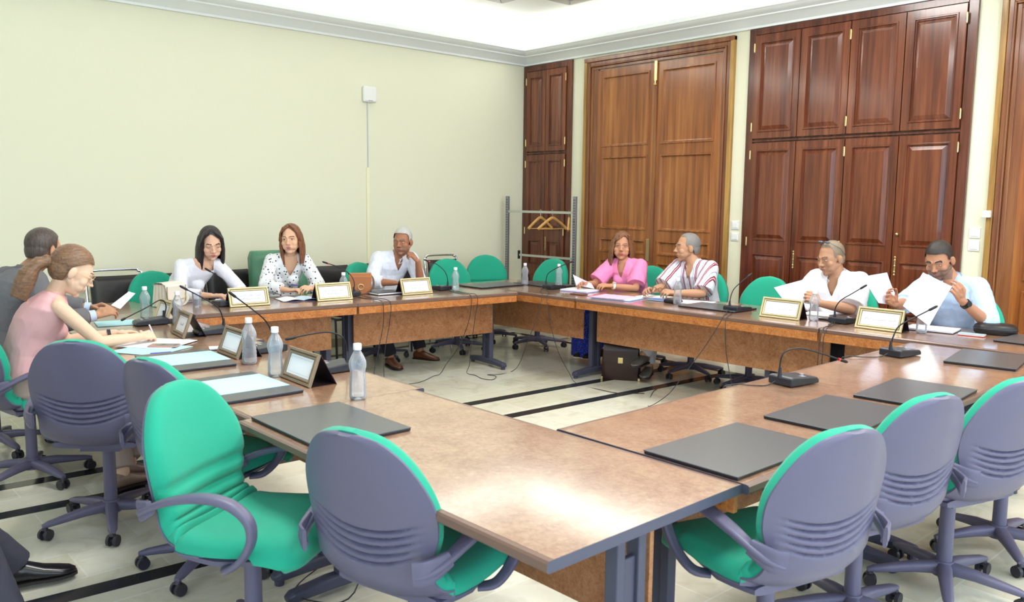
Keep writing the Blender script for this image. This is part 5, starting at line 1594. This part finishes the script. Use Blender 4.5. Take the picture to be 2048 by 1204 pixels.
HM = p6['HM']
for s in (-1, 1): MB().ell(HM @ V((s * 0.088, 0.004, -0.036)), (0.007,) * 3, None, 10, 8).build('earring', M_wplast, p6['root'], smooth=60, world=True)
mb = MB()
loft(mb, [(V((5.955, 5.56, z)), V((0.15, 0.98, 0)), V((-0.98, 0.15, 0)), w, d) for z, w, d in ((0.05, 0.150, 0.085), (0.20, 0.145, 0.085), (0.36, 0.14, 0.09), (0.50, 0.15, 0.11))], 40)
mb.build('skirt_hem', M_skirt, p6['root'], smooth=50, world=True)

# the man in the striped shirt
p7 = figure('person with cropped grey hair in a burgundy striped shirt, head turned in profile', '#B98C6E', (6.27, 4.41, 0.57), (6.15, 4.43, 1.010), (6.125, 4.475, 1.165), 262, (308, 2, 0),
    {'R': dict(wrist=(5.71, 4.53, 0.805), pole=(0.2, 0.5, -0.8), dir=(-0.9, -0.1, 0.1), nrm=(0.1, 0.5, 0.8), curl=0.6), 'L': dict(wrist=(5.80, 4.34, 0.795), pole=(0.3, -0.6, -0.7), dir=(-0.85, 0.35, 0.1), nrm=(0, -0.4, 0.9), curl=0.6)},
    dict(mat=M_str, off=0.012, sleeve=0.45, puff=0.020, collar=0.020, wrinkle=0.004, shoe='#5A5650'), trousers='#C8C8D0', fat=1.04,
    hair=lambda H, r: short_hair(H, r, hair_mat('salt_grey_hair', '#6A6664', '#8E8A88', (120, 120, 120)), line=0.095, th=0.004, temple=0.030), brow='#3A2E2A', lip='#9A6052', open_neck=(0.10, 0.038),
    legs={1: ((5.86, 4.62, 0.50), (5.78, 4.60, 0.12)), -1: ((5.88, 4.40, 0.54), (5.66, 4.56, 0.24)), 'toe': {1: (-1, -0.5, 0), -1: (-1, -0.25, 0)}})

# the man with sunglasses pushed up on his head
p8 = figure('person with sunglasses on his cropped head in a white shirt, reading papers', '#B08468', (6.20, 3.04, 0.57), (6.06, 3.045, 1.005), (6.02, 3.075, 1.158), 264, (288, 14, 0),
    {'R': dict(wrist=(5.70, 3.23, 0.80), pole=(0.2, 0.5, -0.8), dir=(-0.9, -0.2, 0.05), nrm=(0, 0.2, 1), curl=0.4), 'L': dict(wrist=(5.70, 2.975, 0.845), pole=(0.2, -0.6, -0.7), dir=(-0.45, 0.45, 0.4), nrm=(-0.6, -0.5, 0.5), curl=0.7)},
    dict(mat=M_shirtw2, off=0.012, sleeve=0.46, puff=0.024, collar=0.020, wrinkle=0.005), trousers='#30303A', fat=1.14, belly=0.03, headfat=0.006,
    hair=lambda H, r: short_hair(H, r, hair_mat('cropped_brown_grey_hair', '#7A6A5A', '#94846E', (120, 120, 120)), line=0.090, th=0.003, temple=0.035), brow='#5A4636', lip='#A0665A', open_neck=(0.105, 0.040), face=dict(lid=0.45))
HM = p8['HM']
mb = MB()
for s in (-1, 1): mb.ell(HM @ V((s * 0.030, 0.045, 0.128)), (0.026, 0.016, 0.009), HM.to_3x3().to_4x4() @ Matrix.Rotation(0.5, 4, 'X'), 16, 10)
for s in (-1, 1): mb.tube([HM @ V((s * 0.055, 0.040, 0.122)), HM @ V((s * 0.080, -0.02, 0.070)), HM @ V((s * 0.084, -0.045, 0.02))], 0.0022, 6)
mb.tube([HM @ V((-0.01, 0.05, 0.132)), HM @ V((0.01, 0.05, 0.132))], 0.003, 6)
mb.build('sunglasses', mat('dark_lenses', '#4A5464', rough=0.1, coat=1.0), p8['root'], smooth=60, world=True)

# the man in the pale blue shirt
p9 = figure('person with short black hair in a pale blue shirt, lifting white sheets with both hands', '#B07E62', (6.18, 2.19, 0.57), (6.04, 2.215, 1.035), (5.985, 2.280, 1.190), 266, (268, 24, 4),
    {'R': dict(wrist=(5.57, 2.375, 0.90), pole=(0.3, 0.6, -0.7), dir=(-0.65, 0.3, 0.6), nrm=(-0.3, 0.8, 0.3), curl=0.55, sleeve=0.60), 'L': dict(wrist=(5.815, 2.055, 0.945), pole=(0.2, -0.6, -0.9), dir=(-0.55, 0.15, 0.75), nrm=(-0.55, -0.75, 0.1), curl=0.55, sleeve=0.60)},
    dict(mat=M_shirtb, off=0.012, sleeve=0.60, puff=0.018, collar=0.018, wrinkle=0.005), trousers='#2A3040', fat=1.08,
    hair=lambda H, r: short_hair(H, r, hair_mat('black_cropped_hair', '#1A1614', '#38302E', (120, 120, 120)), line=0.072, th=0.007, temple=0.05), brow='#241A18', lip='#9A6058', open_neck=(0.055, 0.030), stubble='#7E6052', face=dict(lid=0.55))
bracelet(p9, -1, 'watch_strap', M_blk, 0.14, 0.034, 0.012, face=M_blk)

# the man of whom only the trouser legs and one shoe are in view
p10 = figure('person in dark trousers and black polished shoes, only legs in view at the left edge', '#B98A6C', (-0.06, 3.42, 0.57), (-0.08, 3.42, 1.04), (-0.06, 3.42, 1.22), 92, (92, 0, 0),
    {'R': dict(wrist=(0.22, 3.26, 0.66), pole=(-0.3, -0.5, -1)), 'L': dict(wrist=(0.22, 3.58, 0.66), pole=(-0.3, 0.5, -1))},
    dict(mat=mat('dark_jacket', '#34343C', rough=0.9), off=0.014, sleeve=0.92, name='suit_jacket', collar=0.02, shoe='#141216', hem=0.0), trousers='#3E3E4A',
    hair=lambda H, r: short_hair(H, r, MATS['dark_cropped_hair']), legs={1: ((0.42, 3.26, 0.52), (0.545, 3.18, 0.09)), -1: ((0.34, 3.60, 0.52), (0.66, 3.66, 0.105)), 'toe': {1: (1, -0.05, 0), -1: (1, -0.16, 0)}})
kids_index()
put_chair(-0.10, 3.42, 92, 'green swivel chair outside the left frame edge under the man in dark trousers')

# ------------------------------------------------------------------ papers, books, bags
def sheet(name, label, pts, m, curve=0.0, cat='paper', group=None, th=0.0008, n=8):
    """thin paper patch between four corners, bowed along its normal"""
    p = [V(q) for q in pts]
    nrm = (p[1] - p[0]).cross(p[3] - p[0]).normalized()
    P, B = [], []
    for i in range(n + 1):
        a = i / n; r1, r2_ = [], []
        for k in range(n + 1):
            b = k / n
            q = p[0] * (1 - a) * (1 - b) + p[1] * (1 - a) * b + p[2] * a * b + p[3] * a * (1 - b) + nrm * curve * math.sin(PI * a) * (0.4 + 0.6 * b)
            r1.append(q); r2_.append(q - nrm * th)
        P.append(r1); B.append(r2_)
    mb = MB(); mb.grid(P); o = len(mb.v); mb.grid(B[::-1])
    o_ = mb.build(name, m, smooth=30)
    tag(o_, label, cat, group)
    return o_
M_lav = mat('lavender_white_paper', '#DCDCF0', rough=0.8)
sheet('paper_sheet', 'bent white sheet in the right hand of the man in the pale blue shirt', [(5.39, 2.522, 1.092), (5.587, 2.456, 1.114), (5.649, 2.365, 0.889), (5.431, 2.43, 0.922)], M_lav, 0.012, group='white sheets being read')
sheet('paper_sheet', 'large white sheet held before the chest of the man in the pale blue shirt', [(5.576, 2.219, 1.131), (5.68, 2.075, 1.045), (5.476, 2.119, 0.802), (5.383, 2.251, 0.924)], M_paper, 0.008, group='white sheets being read')
sheet('paper_sheet', 'white sheet held up by the man with sunglasses on his head', [(5.475, 3.222, 0.955), (5.631, 3.09, 1.012), (5.676, 3.022, 0.838), (5.532, 3.152, 0.843)], M_paper, 0.01, group='white sheets being read')
sheet('paper_sheet', 'white sheet held up by the woman in the pink shirt', [(5.563, 5.341, 0.891), (5.685, 5.218, 0.811), (5.701, 5.193, 0.762), (5.577, 5.313, 0.795)], M_lav, 0.006, group='white sheets being read')
sheet('paper_sheet', 'folded white sheet in the hands of the man in the grey suit', [(1.584, 5.496, 0.889), (1.689, 5.481, 0.969), (1.72, 5.455, 0.957), (1.625, 5.455, 0.865)], M_paper, 0.004, group='white sheets being read')

def flat(name, label, x, y, w, d, heading, m, th=0.002, z=TH + 0.0015, cat='papers', mat2=None, group=None):
    r = thing(name, label, cat, (x, y, z), az(heading), group) if mat2 else None
    if r is None:
        o = MB().bb(-w / 2, w / 2, -d / 2, d / 2, 0, th).build(name, m, bevel=min(0.001, th / 3))
        o.location = (x, y, z); o.rotation_euler = (0, 0, az(heading)); return tag(o, label, cat, group)
    MB().bb(-w / 2, w / 2, -d / 2, d / 2, 0, th * 0.25).build('back_cover', mat2, r)
    MB().bb(-w / 2 + 0.003, w / 2 - 0.001, -d / 2 + 0.003, d / 2 - 0.003, th * 0.25, th * 0.82).build('pages', M_paper, r)
    MB().bb(-w / 2, w / 2, -d / 2, d / 2, th * 0.82, th).build('front_cover', m, r)
    return r
flat('paper_stack', 'white papers on the table before the hands of the woman in lace', 2.72, 6.42, 0.21, 0.297, 210, M_lav, 0.004)
r = thing('open_notebook', 'open white notebook with a blue page before the woman in the dotted blouse', 'notebook', (3.23, 6.20, TH + 0.001), az(190))
for s in (-1, 1):
    P = [[V((s * 0.001 + s * 0.16 * a, y, 0.004 + 0.014 * math.sin(PI * min(1, a * 1.15)) * (0.6 + 0.4 * (1 - a)))) for a in [k / 8 for k in range(9)]] for y in (-0.12, 0.12)]
    mb = MB(); mb.grid(P); mb.grid([[V((q.x, q.y, 0.0)) for q in row] for row in P]); mb.build('page_block', M_paper if s > 0 else mat('white_blue_page', '#CFE2F4', rough=0.8), r, smooth=40)
MB().bb(-0.165, 0.165, -0.124, 0.124, 0.0, 0.003).build('notebook_cover', mat('navy_cover', '#2A3268', rough=0.4), r)
flat('notebook', 'closed black notebook with white pages beside the tan handbag', 4.02, 6.13, 0.25, 0.18, 180, mat('black_cover', '#262226', rough=0.4), 0.022, cat='notebook', mat2=mat('black_cover', '#262226', rough=0.4))
flat('paper_stack', 'white papers at the left elbow of the grey-haired man', 4.78, 6.30, 0.21, 0.16, 200, M_paper, 0.006)
flat('paper_stack', 'white and lilac notes in front of the woman in the pink shirt', 5.585, 5.27, 0.30, 0.21, 262, M_paper, 0.016, mat2=mat('lilac_edge', '#A898D8', rough=0.6), cat='notes')
flat('mobile_phone', 'brown-cased mobile phone in front of the woman in the pink shirt', 5.36, 5.07, 0.15, 0.075, 268, mat('brown_phone', '#6A3E2C', rough=0.3), 0.009, cat='phone')
r = thing('document_folder', 'blue folder with a pink sheet on top, left of the striped shirt man', 'folder', (5.42, 4.68, TH + 0.001), az(258))
MB().bb(-0.20, 0.17, -0.14, 0.14, 0, 0.004).build('folder_cover', mat('blue_folder', '#7AA4D8', rough=0.5), r)
MB().bb(-0.18, 0.16, -0.13, 0.135, 0.004, 0.012).build('white_pages', M_paper, r)
o = MB().bb(-0.15, 0.19, -0.12, 0.15, 0.012, 0.015).build('pink_sheet', M_ppaper, r)
MB().bb(0.18, 0.20, -0.12, 0.15, 0.0125, 0.016).build('crimson_edge', mat('crimson_card', '#D0305A', rough=0.5), r)
flat('paper_stack', 'white papers in front of the man in the striped shirt', 5.76, 4.54, 0.26, 0.20, 265, M_paper, 0.006)
flat('notebook', 'slim blue notebook in front of the man in the striped shirt', 5.60, 4.36, 0.16, 0.12, 262, mat('steel_blue_cover', '#5A78B8', rough=0.5), 0.010, cat='notebook', mat2=M_blk)
o = MB().bb(-0.07, 0.07, -0.045, 0.045, 0, 0.032).build('glasses_case', M_blk, bevel=0.014, seg=4); o.location = (5.55, 4.18, TH); o.rotation_euler = (0, 0, az(262)); tag(o, 'black glasses case before the striped shirt man, left of the water bottle', 'glasses case')
flat('paper_stack', 'white papers right of the water bottle of the striped shirt man', 5.70, 4.07, 0.29, 0.21, 250, M_paper, 0.008)
flat('paper_stack', 'white papers lying on the table under the hands of the man with sunglasses', 5.88, 3.02, 0.30, 0.21, 262, M_paper, 0.006)
flat('notebook', 'brown notebook with an orange page edge before the man with sunglasses', 5.80, 2.80, 0.23, 0.16, 268, mat('brown_leather_cover', '#4E3630', rough=0.4), 0.024, cat='notebook', mat2=mat('orange_edge', '#E8A070', rough=0.6))
flat('mobile_phone', 'black mobile phone beside the brown notebook', 5.62, 2.86, 0.14, 0.07, 275, M_blk, 0.010, cat='phone')
r = flat('desk_folder', 'open black folder with blue-white papers before the man in the pale blue shirt', 5.74, 2.20, 0.30, 0.22, 262, M_paper, 0.014, cat='folder', mat2=M_foldedge)
flat('mobile_phone', 'pale mobile phone in a red case beside the black pouch', 5.70, 1.94, 0.15, 0.075, 262, mat('pale_screen', '#B8D4D8', rough=0.2), 0.012, cat='phone', mat2=mat('red_case', '#C83C30', rough=0.4))
r = thing('zip_pouch', 'black zipped leather pouch right of the man in the pale blue shirt', 'pouch', (5.90, 1.87, TH), az(250))
mb = MB(); loft(mb, [(V((0, 0, z)), V((1, 0, 0)), V((0, 1, 0)), w, d) for z, w, d in ((0.002, 0.115, 0.075), (0.012, 0.125, 0.083), (0.035, 0.128, 0.086), (0.058, 0.12, 0.078), (0.068, 0.10, 0.06))], 36)
mb.build('pouch_body', M_black, r, smooth=50)
MB().tube([(0.129 * math.copysign(abs(math.cos(g)) ** 0.85, math.cos(g)), 0.087 * math.copysign(abs(math.sin(g)) ** 0.9, math.sin(g)), 0.038) for g in [2 * PI * k / 36 for k in range(37)]], 0.0022, 6).build('zip', mat('grey_zip', '#4A4A50', rough=0.3, metal=0.5), r, smooth=50)
# papers of the writing woman and of the man in the suit
r = flat('document_folder', 'pale blue folder under the papers of the woman in pink', 1.52, 4.60, 0.30, 0.30, 60, M_bpaper, 0.003, cat='folder')
flat('paper_stack', 'white papers on which the woman in pink writes', 1.60, 4.75, 0.32, 0.30, 52, M_paper, 0.003, z=TH + 0.005)
r = thing('mobile_phone', 'rose gold mobile phone lying on the papers of the woman in pink', 'phone', (1.595, 4.62, TH + 0.009), az(40), None)
MB().bb(-0.078, 0.078, -0.038, 0.038, 0, 0.008).build('phone_case', mat('rose_gold', '#C89A94', rough=0.3, metal=0.3), r, bevel=0.003)
MB().bb(-0.074, 0.074, -0.034, 0.034, 0.0078, 0.0086).build('screen', mat('grey_screen', '#5C5450', rough=0.08), r)
MB().tube([(1.46, 4.44, TH + 0.008), (1.56, 4.42, TH + 0.008)], 0.005, 8).build('ballpoint_pen', mat('violet_pen', '#4A3AB8', rough=0.3), smooth=50)
tag(bpy.data.objects['ballpoint_pen.002'], 'violet pen lying beside the rose gold phone', 'pen')
flat('document_folder', 'pale blue folder under the hands of the man in the grey suit', 1.70, 5.70, 0.30, 0.24, 10, M_bpaper, 0.004, cat='folder')
flat('card_holder', 'flat dark holder with a white slip behind the name plate at the tall bottle', 1.82, 4.40, 0.12, 0.09, 20, M_wplast, 0.008, cat='card holder', mat2=M_foldedge)
# eyeglasses in the hands of the striped shirt man
mb = MB()
for s in (-1, 1):
    mb.tube([(5.66 + 0.0 * s, 4.435 + s * 0.032 + 0.022 * math.cos(g), 0.825 + 0.016 * math.sin(g)) for g in [2 * PI * k / 14 for k in range(15)]], 0.0018, 6)
    mb.tube([(5.66, 4.435 + s * 0.056, 0.828), (5.70, 4.435 + s * 0.060, 0.86), (5.72, 4.435 + s * 0.055, 0.90)], 0.0018, 6)
mb.tube([(5.66, 4.425, 0.83), (5.66, 4.445, 0.83)], 0.0018, 6)
tag(mb.build('eyeglasses', M_blk, smooth=50), 'black eyeglasses between the hands of the man in the striped shirt', 'glasses')

# handbags
def handbag(x, y, heading, label, body, side, w=0.20, h=0.17, d=0.12, gold=True):
    r = thing('handbag', label, 'handbag', (x, y, TH), az(heading))
    mb = MB(); n = 4
    prof_ = []
    for k in range(n):
        y0 = -d / 2 + d * k / n; prof_ += [(y0 + 0.002, 1.0), (y0 + d / n * 0.5, 0.97), (y0 + d / n - 0.002, 1.0)]
    for (y0, a), (y1, b) in zip(prof_[:-1], prof_[1:]):
        mb.hexa([V((-w / 2 * a, y0, 0)), V((w / 2 * a, y0, 0)), V((w / 2 * a * 0.93, y0 * 0.75, h * a)), V((-w / 2 * a * 0.93, y0 * 0.75, h * a))],
                [V((-w / 2 * b, y1, 0)), V((w / 2 * b, y1, 0)), V((w / 2 * b * 0.93, y1 * 0.75, h * b)), V((-w / 2 * b * 0.93, y1 * 0.75, h * b))])
    mb.build('bag_body', side, r)
    # flap folding over the front (front is +y)
    P = [[V((u, yy, zz)) for u in (-w / 2 - 0.002, -w / 4, 0, w / 4, w / 2 + 0.002)] for yy, zz in ((-d * 0.40, h * 0.98), (-d * 0.2, h + 0.010), (d * 0.2, h + 0.010), (d * 0.42, h * 0.96), (d * 0.50, h * 0.70), (d * 0.53, h * 0.38))]
    P[-1] = [V((u * 0.86, P[-1][0].y, h * 0.38 - 0.02 * math.cos(u / (w / 2) * PI / 2))) for u in (-w / 2, -w / 4, 0, w / 4, w / 2)]
    mb = MB(); mb.grid(P); mb.grid([[q + V((0, -0.002, -0.004)) for q in row] for row in P])
    mb.build('flap', body, r, smooth=50)
    MB().bb(-w / 2 + 0.004, w / 2 - 0.004, d / 2 - 0.004, d / 2 + 0.003, 0.002, h * 0.9).build('front_panel', body, r, bevel=0.002)
    mb = MB()
    mb.tube([(0.024 * math.cos(g), d * 0.56, h * 0.38 + 0.024 * math.sin(g)) for g in [2 * PI * k / 16 for k in range(17)]], 0.004, 8)
    mb.build('clasp_ring', M_brass, r, smooth=60)
    MB().tube([(-w / 2, 0, h), (-w / 2 - 0.02, 0.01, h * 0.75), (-w / 2 - 0.012, d * 0.6, h * 0.35), (-w / 4, d * 0.75, 0.012), (0.02, d * 0.72, 0.010), (w * 0.3, d * 0.62, 0.05)], 0.010, 8, h=0.004, up=(0, 0, 1), smooth=4).build('shoulder_strap', body if not gold else side, r, smooth=50)
    return r
handbag(3.87, 6.30, 205, 'tan leather handbag with brass ring and accordion sides on the far table', mat('tan_leather', '#A8683A', rough=0.4), mat('brown_side_leather', '#6E5040', rough=0.5), 0.19, 0.17, 0.13)
hb = handbag(2.27, 6.44, 150, 'white leather handbag with gold trim at the corner of the far table', mat('cream_leather', '#EDE6DA', rough=0.4), mat('cream_pleats', '#D8D2C0', rough=0.5), 0.20, 0.17, 0.14, True)
P = [(-0.10, 0.076, 0.155), (-0.10, 0.076, 0.07), (-0.075, 0.076, 0.05), (0.075, 0.076, 0.05), (0.10, 0.076, 0.07), (0.10, 0.076, 0.155)]
MB().tube(P, 0.003, 6, smooth=3).build('gold_trim', M_brass, hb, smooth=50)
# brown bag lying on a chair seat, brown strap on the armrest of the writing woman's chair
r = thing('handbag', 'brown leather tote standing on the seat beside the grey-backed chair', 'handbag', (1.31, 4.12, 0.52), az(40))
mb = MB(); loft(mb, [(V((0, 0, z)), V((1, 0, 0)), V((0, 1, 0)), w, d) for z, w, d in ((0.0, 0.12, 0.045), (0.07, 0.125, 0.05), (0.13, 0.115, 0.035), (0.155, 0.11, 0.015))], 24); mb.build('bag_body', mat('chestnut_leather', '#7A4628', rough=0.4), r, smooth=50)
MB().tube([(-0.06, 0.01, 0.150), (-0.05, 0.03, 0.18), (0, 0.05, 0.185), (0.05, 0.03, 0.18), (0.06, 0.01, 0.150)], 0.006, 8, smooth=4).build('bag_handle', MATS['chestnut_leather'], r, smooth=50)

# briefcase on the floor behind the table leg
r = thing('briefcase', 'dark brown leather briefcase with brass lock on the floor behind the table leg', 'briefcase', (5.60, 4.76, 0), az(235))
mb = MB()
P = [(V((0, 0, z)), V((1, 0, 0)), V((0, 1, 0)), w, d) for z, w, d in ((0.004, 0.165, 0.075), (0.03, 0.17, 0.08), (0.20, 0.165, 0.078), (0.33, 0.150, 0.060), (0.37, 0.140, 0.035))]
n_ = 32; rings = []
for c, a, b, w, d in P:
    rings.append([c + a * (w * math.copysign(abs(math.cos(g)) ** 0.25, math.cos(g))) + b * (d * math.copysign(abs(math.sin(g)) ** 0.25, math.sin(g))) for g in [2 * PI * (k + 0.5) / n_ for k in range(n_)]])
mb.grid(rings, closed_v=True); mb.f += [tuple(range(n_))[::-1], tuple(range(4 * n_, 5 * n_))]; mb.m += [0, 0]
M_bc = mat('dark_brown_leather', '#2E1510', rough=0.3, coat=0.2, bump=(60, 0.15, 0.003))
mb.build('case_body', M_bc, r, smooth=40)
P = [[V((u, yy, zz)) for u in (-0.152, -0.08, 0, 0.08, 0.152)] for yy, zz in ((-0.02, 0.377), (0.03, 0.376), (0.062, 0.345), (0.080, 0.26), (0.086, 0.17))]
mb = MB(); mb.grid(P); mb.grid([[q + V((0, -0.003, -0.003)) for q in row] for row in P]); mb.build('flap', M_bc, r, smooth=50)
MB().bb(-0.022, 0.022, 0.083, 0.094, 0.155, 0.205).build('lock', M_brass, r, bevel=0.003)
mb = MB().tube([(-0.06, 0, 0.375), (-0.055, 0, 0.41), (0.055, 0, 0.41), (0.06, 0, 0.375)], 0.009, 8, smooth=3).build('case_handle', M_bc, r, smooth=50)
for s in (-1, 1): MB().bb(s * 0.163 - 0.010, s * 0.163 + 0.010, 0.062, 0.084, 0.0, 0.028).build('corner_cap', M_brass, r, bevel=0.003)

# ------------------------------------------------------------------ coat rack with wooden hangers
r = thing('coat_rack', 'chrome perforated-post garment rack in the room corner', 'coat rack', (6.75, 7.02, 0))
XR = 6.75
for y in (7.60, 6.47):
    p = MB().bb(XR - 0.015, XR + 0.015, y - 0.022, y + 0.022, 0.03, 1.62).build('post', mat('mottled_steel', '#9A9CA4', rough=0.3, metal=0.7, bump=(80, 0.5, 0.004)), r, world=True, bevel=0.003)
    mb = MB()
    for k in range(50): z = 0.10 + k * 0.03; mb.bb(XR - 0.0156, XR - 0.0145, y - 0.015, y - 0.006, z, z + 0.016); mb.bb(XR - 0.0156, XR - 0.0145, y + 0.003, y + 0.010, z, z + 0.016)
    mb.mat(0)
    o = mb.build('slots', M_blk, p, world=True)
    MB().bb(XR - 0.28, XR + 0.28, y - 0.015, y + 0.015, 0.0, 0.035).build('foot_bar', M_chrome, r, world=True, bevel=0.003)
MB().bb(XR - 0.006, XR + 0.006, 6.47, 7.60, 1.425, 1.452).build('hanging_bar', mat('satin_metal', '#C4C8C0', rough=0.35, metal=0.6), r, world=True)
MB().bb(XR - 0.006, XR + 0.006, 6.47, 7.38, 0.91, 0.935).build('lower_bar', MATS['satin_metal'], r, world=True)
mb = MB(); mb.bb(XR - 0.012, XR + 0.012, 7.375, 7.395, 0.875, 0.975); mb.build('bar_bracket', M_blk, r, world=True)
M_hang = mat('pale_hanger_wood', '#C99A54', rough=0.4, coat=0.3)
def hanger(y, rot, label):
    h = thing('clothes_hanger', label, 'hanger', (XR, y, 1.30), math.radians(rot), 'wooden hangers on the rack')
    mb = MB()
    mb.tube([(-0.22, 0, -0.055), (-0.20, 0, -0.035), (-0.10, 0, 0.030), (-0.03, 0, 0.068), (0, 0, 0.075), (0.03, 0, 0.068), (0.10, 0, 0.030), (0.20, 0, -0.035), (0.22, 0, -0.055)], [0.018, 0.017, 0.015, 0.016, 0.016, 0.016, 0.015, 0.017, 0.018], 10, up=(0, 1, 0), h=0.010, smooth=3, power=3)
    mb.build('hanger_arms', M_hang, h, smooth=50)
    MB().tube([(-0.20, 0, -0.050), (0.20, 0, -0.050)], 0.006, 8).build('trouser_bar', M_hang, h, smooth=50)
    MB().tube([(0, 0, 0.085), (0, 0, 0.125), (0.012, 0, 0.135), (0.018, 0, 0.150), (0.010, 0, 0.165), (-0.004, 0, 0.166), (-0.014, 0, 0.158)], 0.0025, 6, smooth=3).build('hook', M_chrome, h, smooth=50)
hanger(7.02, 8, 'pale wooden hanger on the rack, left one of the overlapping two')
hanger(6.82, -2, 'pale wooden hanger on the rack, right one of the overlapping two')
hanger(6.56, 42, 'pale wooden hanger turned edge-on beside the right post of the rack')

# ------------------------------------------------------------------ microphone cables
M_cable = mat('black_cable', '#2A2A2E', rough=0.5)
def cable(label, pts, r=0.0028):
    o = MB().tube(pts, r, 6, smooth=6).build('cable', M_cable, smooth=60)
    return tag(o, label, 'cable', 'black microphone cables')
z1, z0 = TH + 0.005, 0.004
cable('black cable from the microphone beside the tan handbag, left one of two', [(3.70, 6.09, 0.76), (3.69, 6.0, z1), (3.70, 5.85, z1), (3.70, 5.71, z1), (3.70, 5.665, 0.70), (3.694, 5.665, 0.547), (3.65, 5.67, 0.344), (3.60, 5.65, 0.202), (3.55, 5.60, 0.06), (3.50, 5.50, z0), (3.3, 5.2, z0)])
cable('black cable from the microphone beside the tan handbag, right one of two', [(3.71, 6.09, 0.76), (3.75, 6.0, z1), (3.77, 5.85, z1), (3.765, 5.70, z1), (3.765, 5.655, 0.70), (3.743, 5.65, 0.547), (3.704, 5.655, 0.345), (3.683, 5.64, 0.135), (3.66, 5.55, z0), (3.60, 5.2, z0)])
cable('black cable hanging from the microphone right of the grey-haired man, left one', [(4.63, 6.01, 0.76), (4.58, 5.90, z1), (4.55, 5.70, z1), (4.545, 5.60, z1), (4.54, 5.57, 0.69), (4.53, 5.60, 0.503), (4.485, 5.68, 0.282), (4.434, 5.78, 0.126), (4.42, 5.86, 0.02), (4.36, 5.88, z0), (4.159, 5.767, z0), (3.99, 5.751, z0), (3.6, 5.85, z0)])
cable('black cable hanging from the microphone right of the grey-haired man, looping on the floor', [(4.65, 6.01, 0.76), (4.64, 5.90, z1), (4.62, 5.70, z1), (4.61, 5.60, z1), (4.605, 5.565, 0.69), (4.60, 5.60, 0.504), (4.59, 5.64, 0.239), (4.60, 5.67, 0.107), (4.63, 5.74, 0.02), (4.671, 5.676, z0), (4.628, 5.52, z0), (4.67, 5.433, z0), (4.79, 5.525, z0), (4.772, 5.622, z0), (4.875, 5.568, z0), (5.05, 5.60, z0), (5.0, 5.45, 0.10), (5.0, 5.35, 0.303), (5.03, 5.27, 0.52), (5.085, 5.26, 0.70), (5.13, 5.30, z1), (5.25, 5.45, z1), (5.43, 5.60, 0.76)])
cable('black cable hanging from the corner microphone down to the inlaid floor', [(5.43, 5.58, 0.76), (5.30, 5.40, z1), (5.17, 5.26, z1), (5.10, 5.21, 0.70), (5.09, 5.144, 0.483), (5.10, 5.06, 0.265), (5.12, 4.95, 0.10), (5.13, 4.85, z0), (5.116, 4.545, z0), (5.146, 4.379, z0), (5.3, 4.25, z0)])
cable('black cable hanging from the microphone right of the striped shirt, slanting one', [(5.43, 3.58, 0.76), (5.30, 3.50, z1), (5.19, 3.45, z1), (5.15, 3.45, 0.70), (5.06, 3.50, 0.539), (4.96, 3.58, 0.357), (4.92, 3.72, 0.15), (4.98, 3.95, z0), (5.369, 4.221, z0), (5.5, 4.28, z0)])
cable('black cable hanging from the microphone right of the striped shirt, straight one', [(5.43, 3.57, 0.76), (5.32, 3.47, z1), (5.20, 3.42, z1), (5.155, 3.41, 0.70), (5.146, 3.389, 0.504), (5.154, 3.352, 0.325), (5.20, 3.32, 0.12), (5.24, 3.30, 0.05)])
cable('black cable hanging from the microphone between the right name plates, left one', [(5.49, 2.76, 0.76), (5.35, 2.72, z1), (5.22, 2.69, z1), (5.17, 2.68, 0.70), (5.15, 2.679, 0.606), (5.13, 2.677, 0.40), (5.10, 2.67, 0.1), (5.08, 2.6, z0)])
cable('black cable hanging from the microphone between the right name plates, right one', [(5.49, 2.75, 0.76), (5.36, 2.70, z1), (5.23, 2.67, z1), (5.18, 2.665, 0.70), (5.165, 2.66, 0.606), (5.15, 2.655, 0.40), (5.12, 2.64, 0.1), (5.1, 2.55, z0)])
cable('short black cable behind the nearer microphone of the near right row', [(3.38, 1.96, 0.76), (3.33, 1.975, z1), (3.28, 2.02, z1), (3.22, 2.085, z1), (3.18, 2.11, 0.70), (3.17, 2.12, 0.4), (3.16, 2.14, z0)])
cable('short black cable behind the farther microphone of the near right row', [(4.51, 1.95, 0.76), (4.46, 1.97, z1), (4.38, 2.02, z1), (4.32, 2.085, z1), (4.29, 2.11, 0.70), (4.28, 2.12, 0.4), (4.27, 2.14, z0)])
cable('black cable looping under the table nearest the camera', [(1.62, 2.55, 0.45), (1.50, 2.50, 0.15), (1.44, 2.70, 0.06), (1.50, 2.95, z0), (1.75, 3.1, z0)])
o = MB().bb(-0.04, 0.04, -0.06, 0.06, 0, 0.07).build('junction_box', M_dark, bevel=0.008); o.location = (5.25, 3.24, 0.058); o.rotation_euler = (0, 0, 0.5)
tag(o, 'small dark cable junction box on the foot of the table leg', 'junction box')
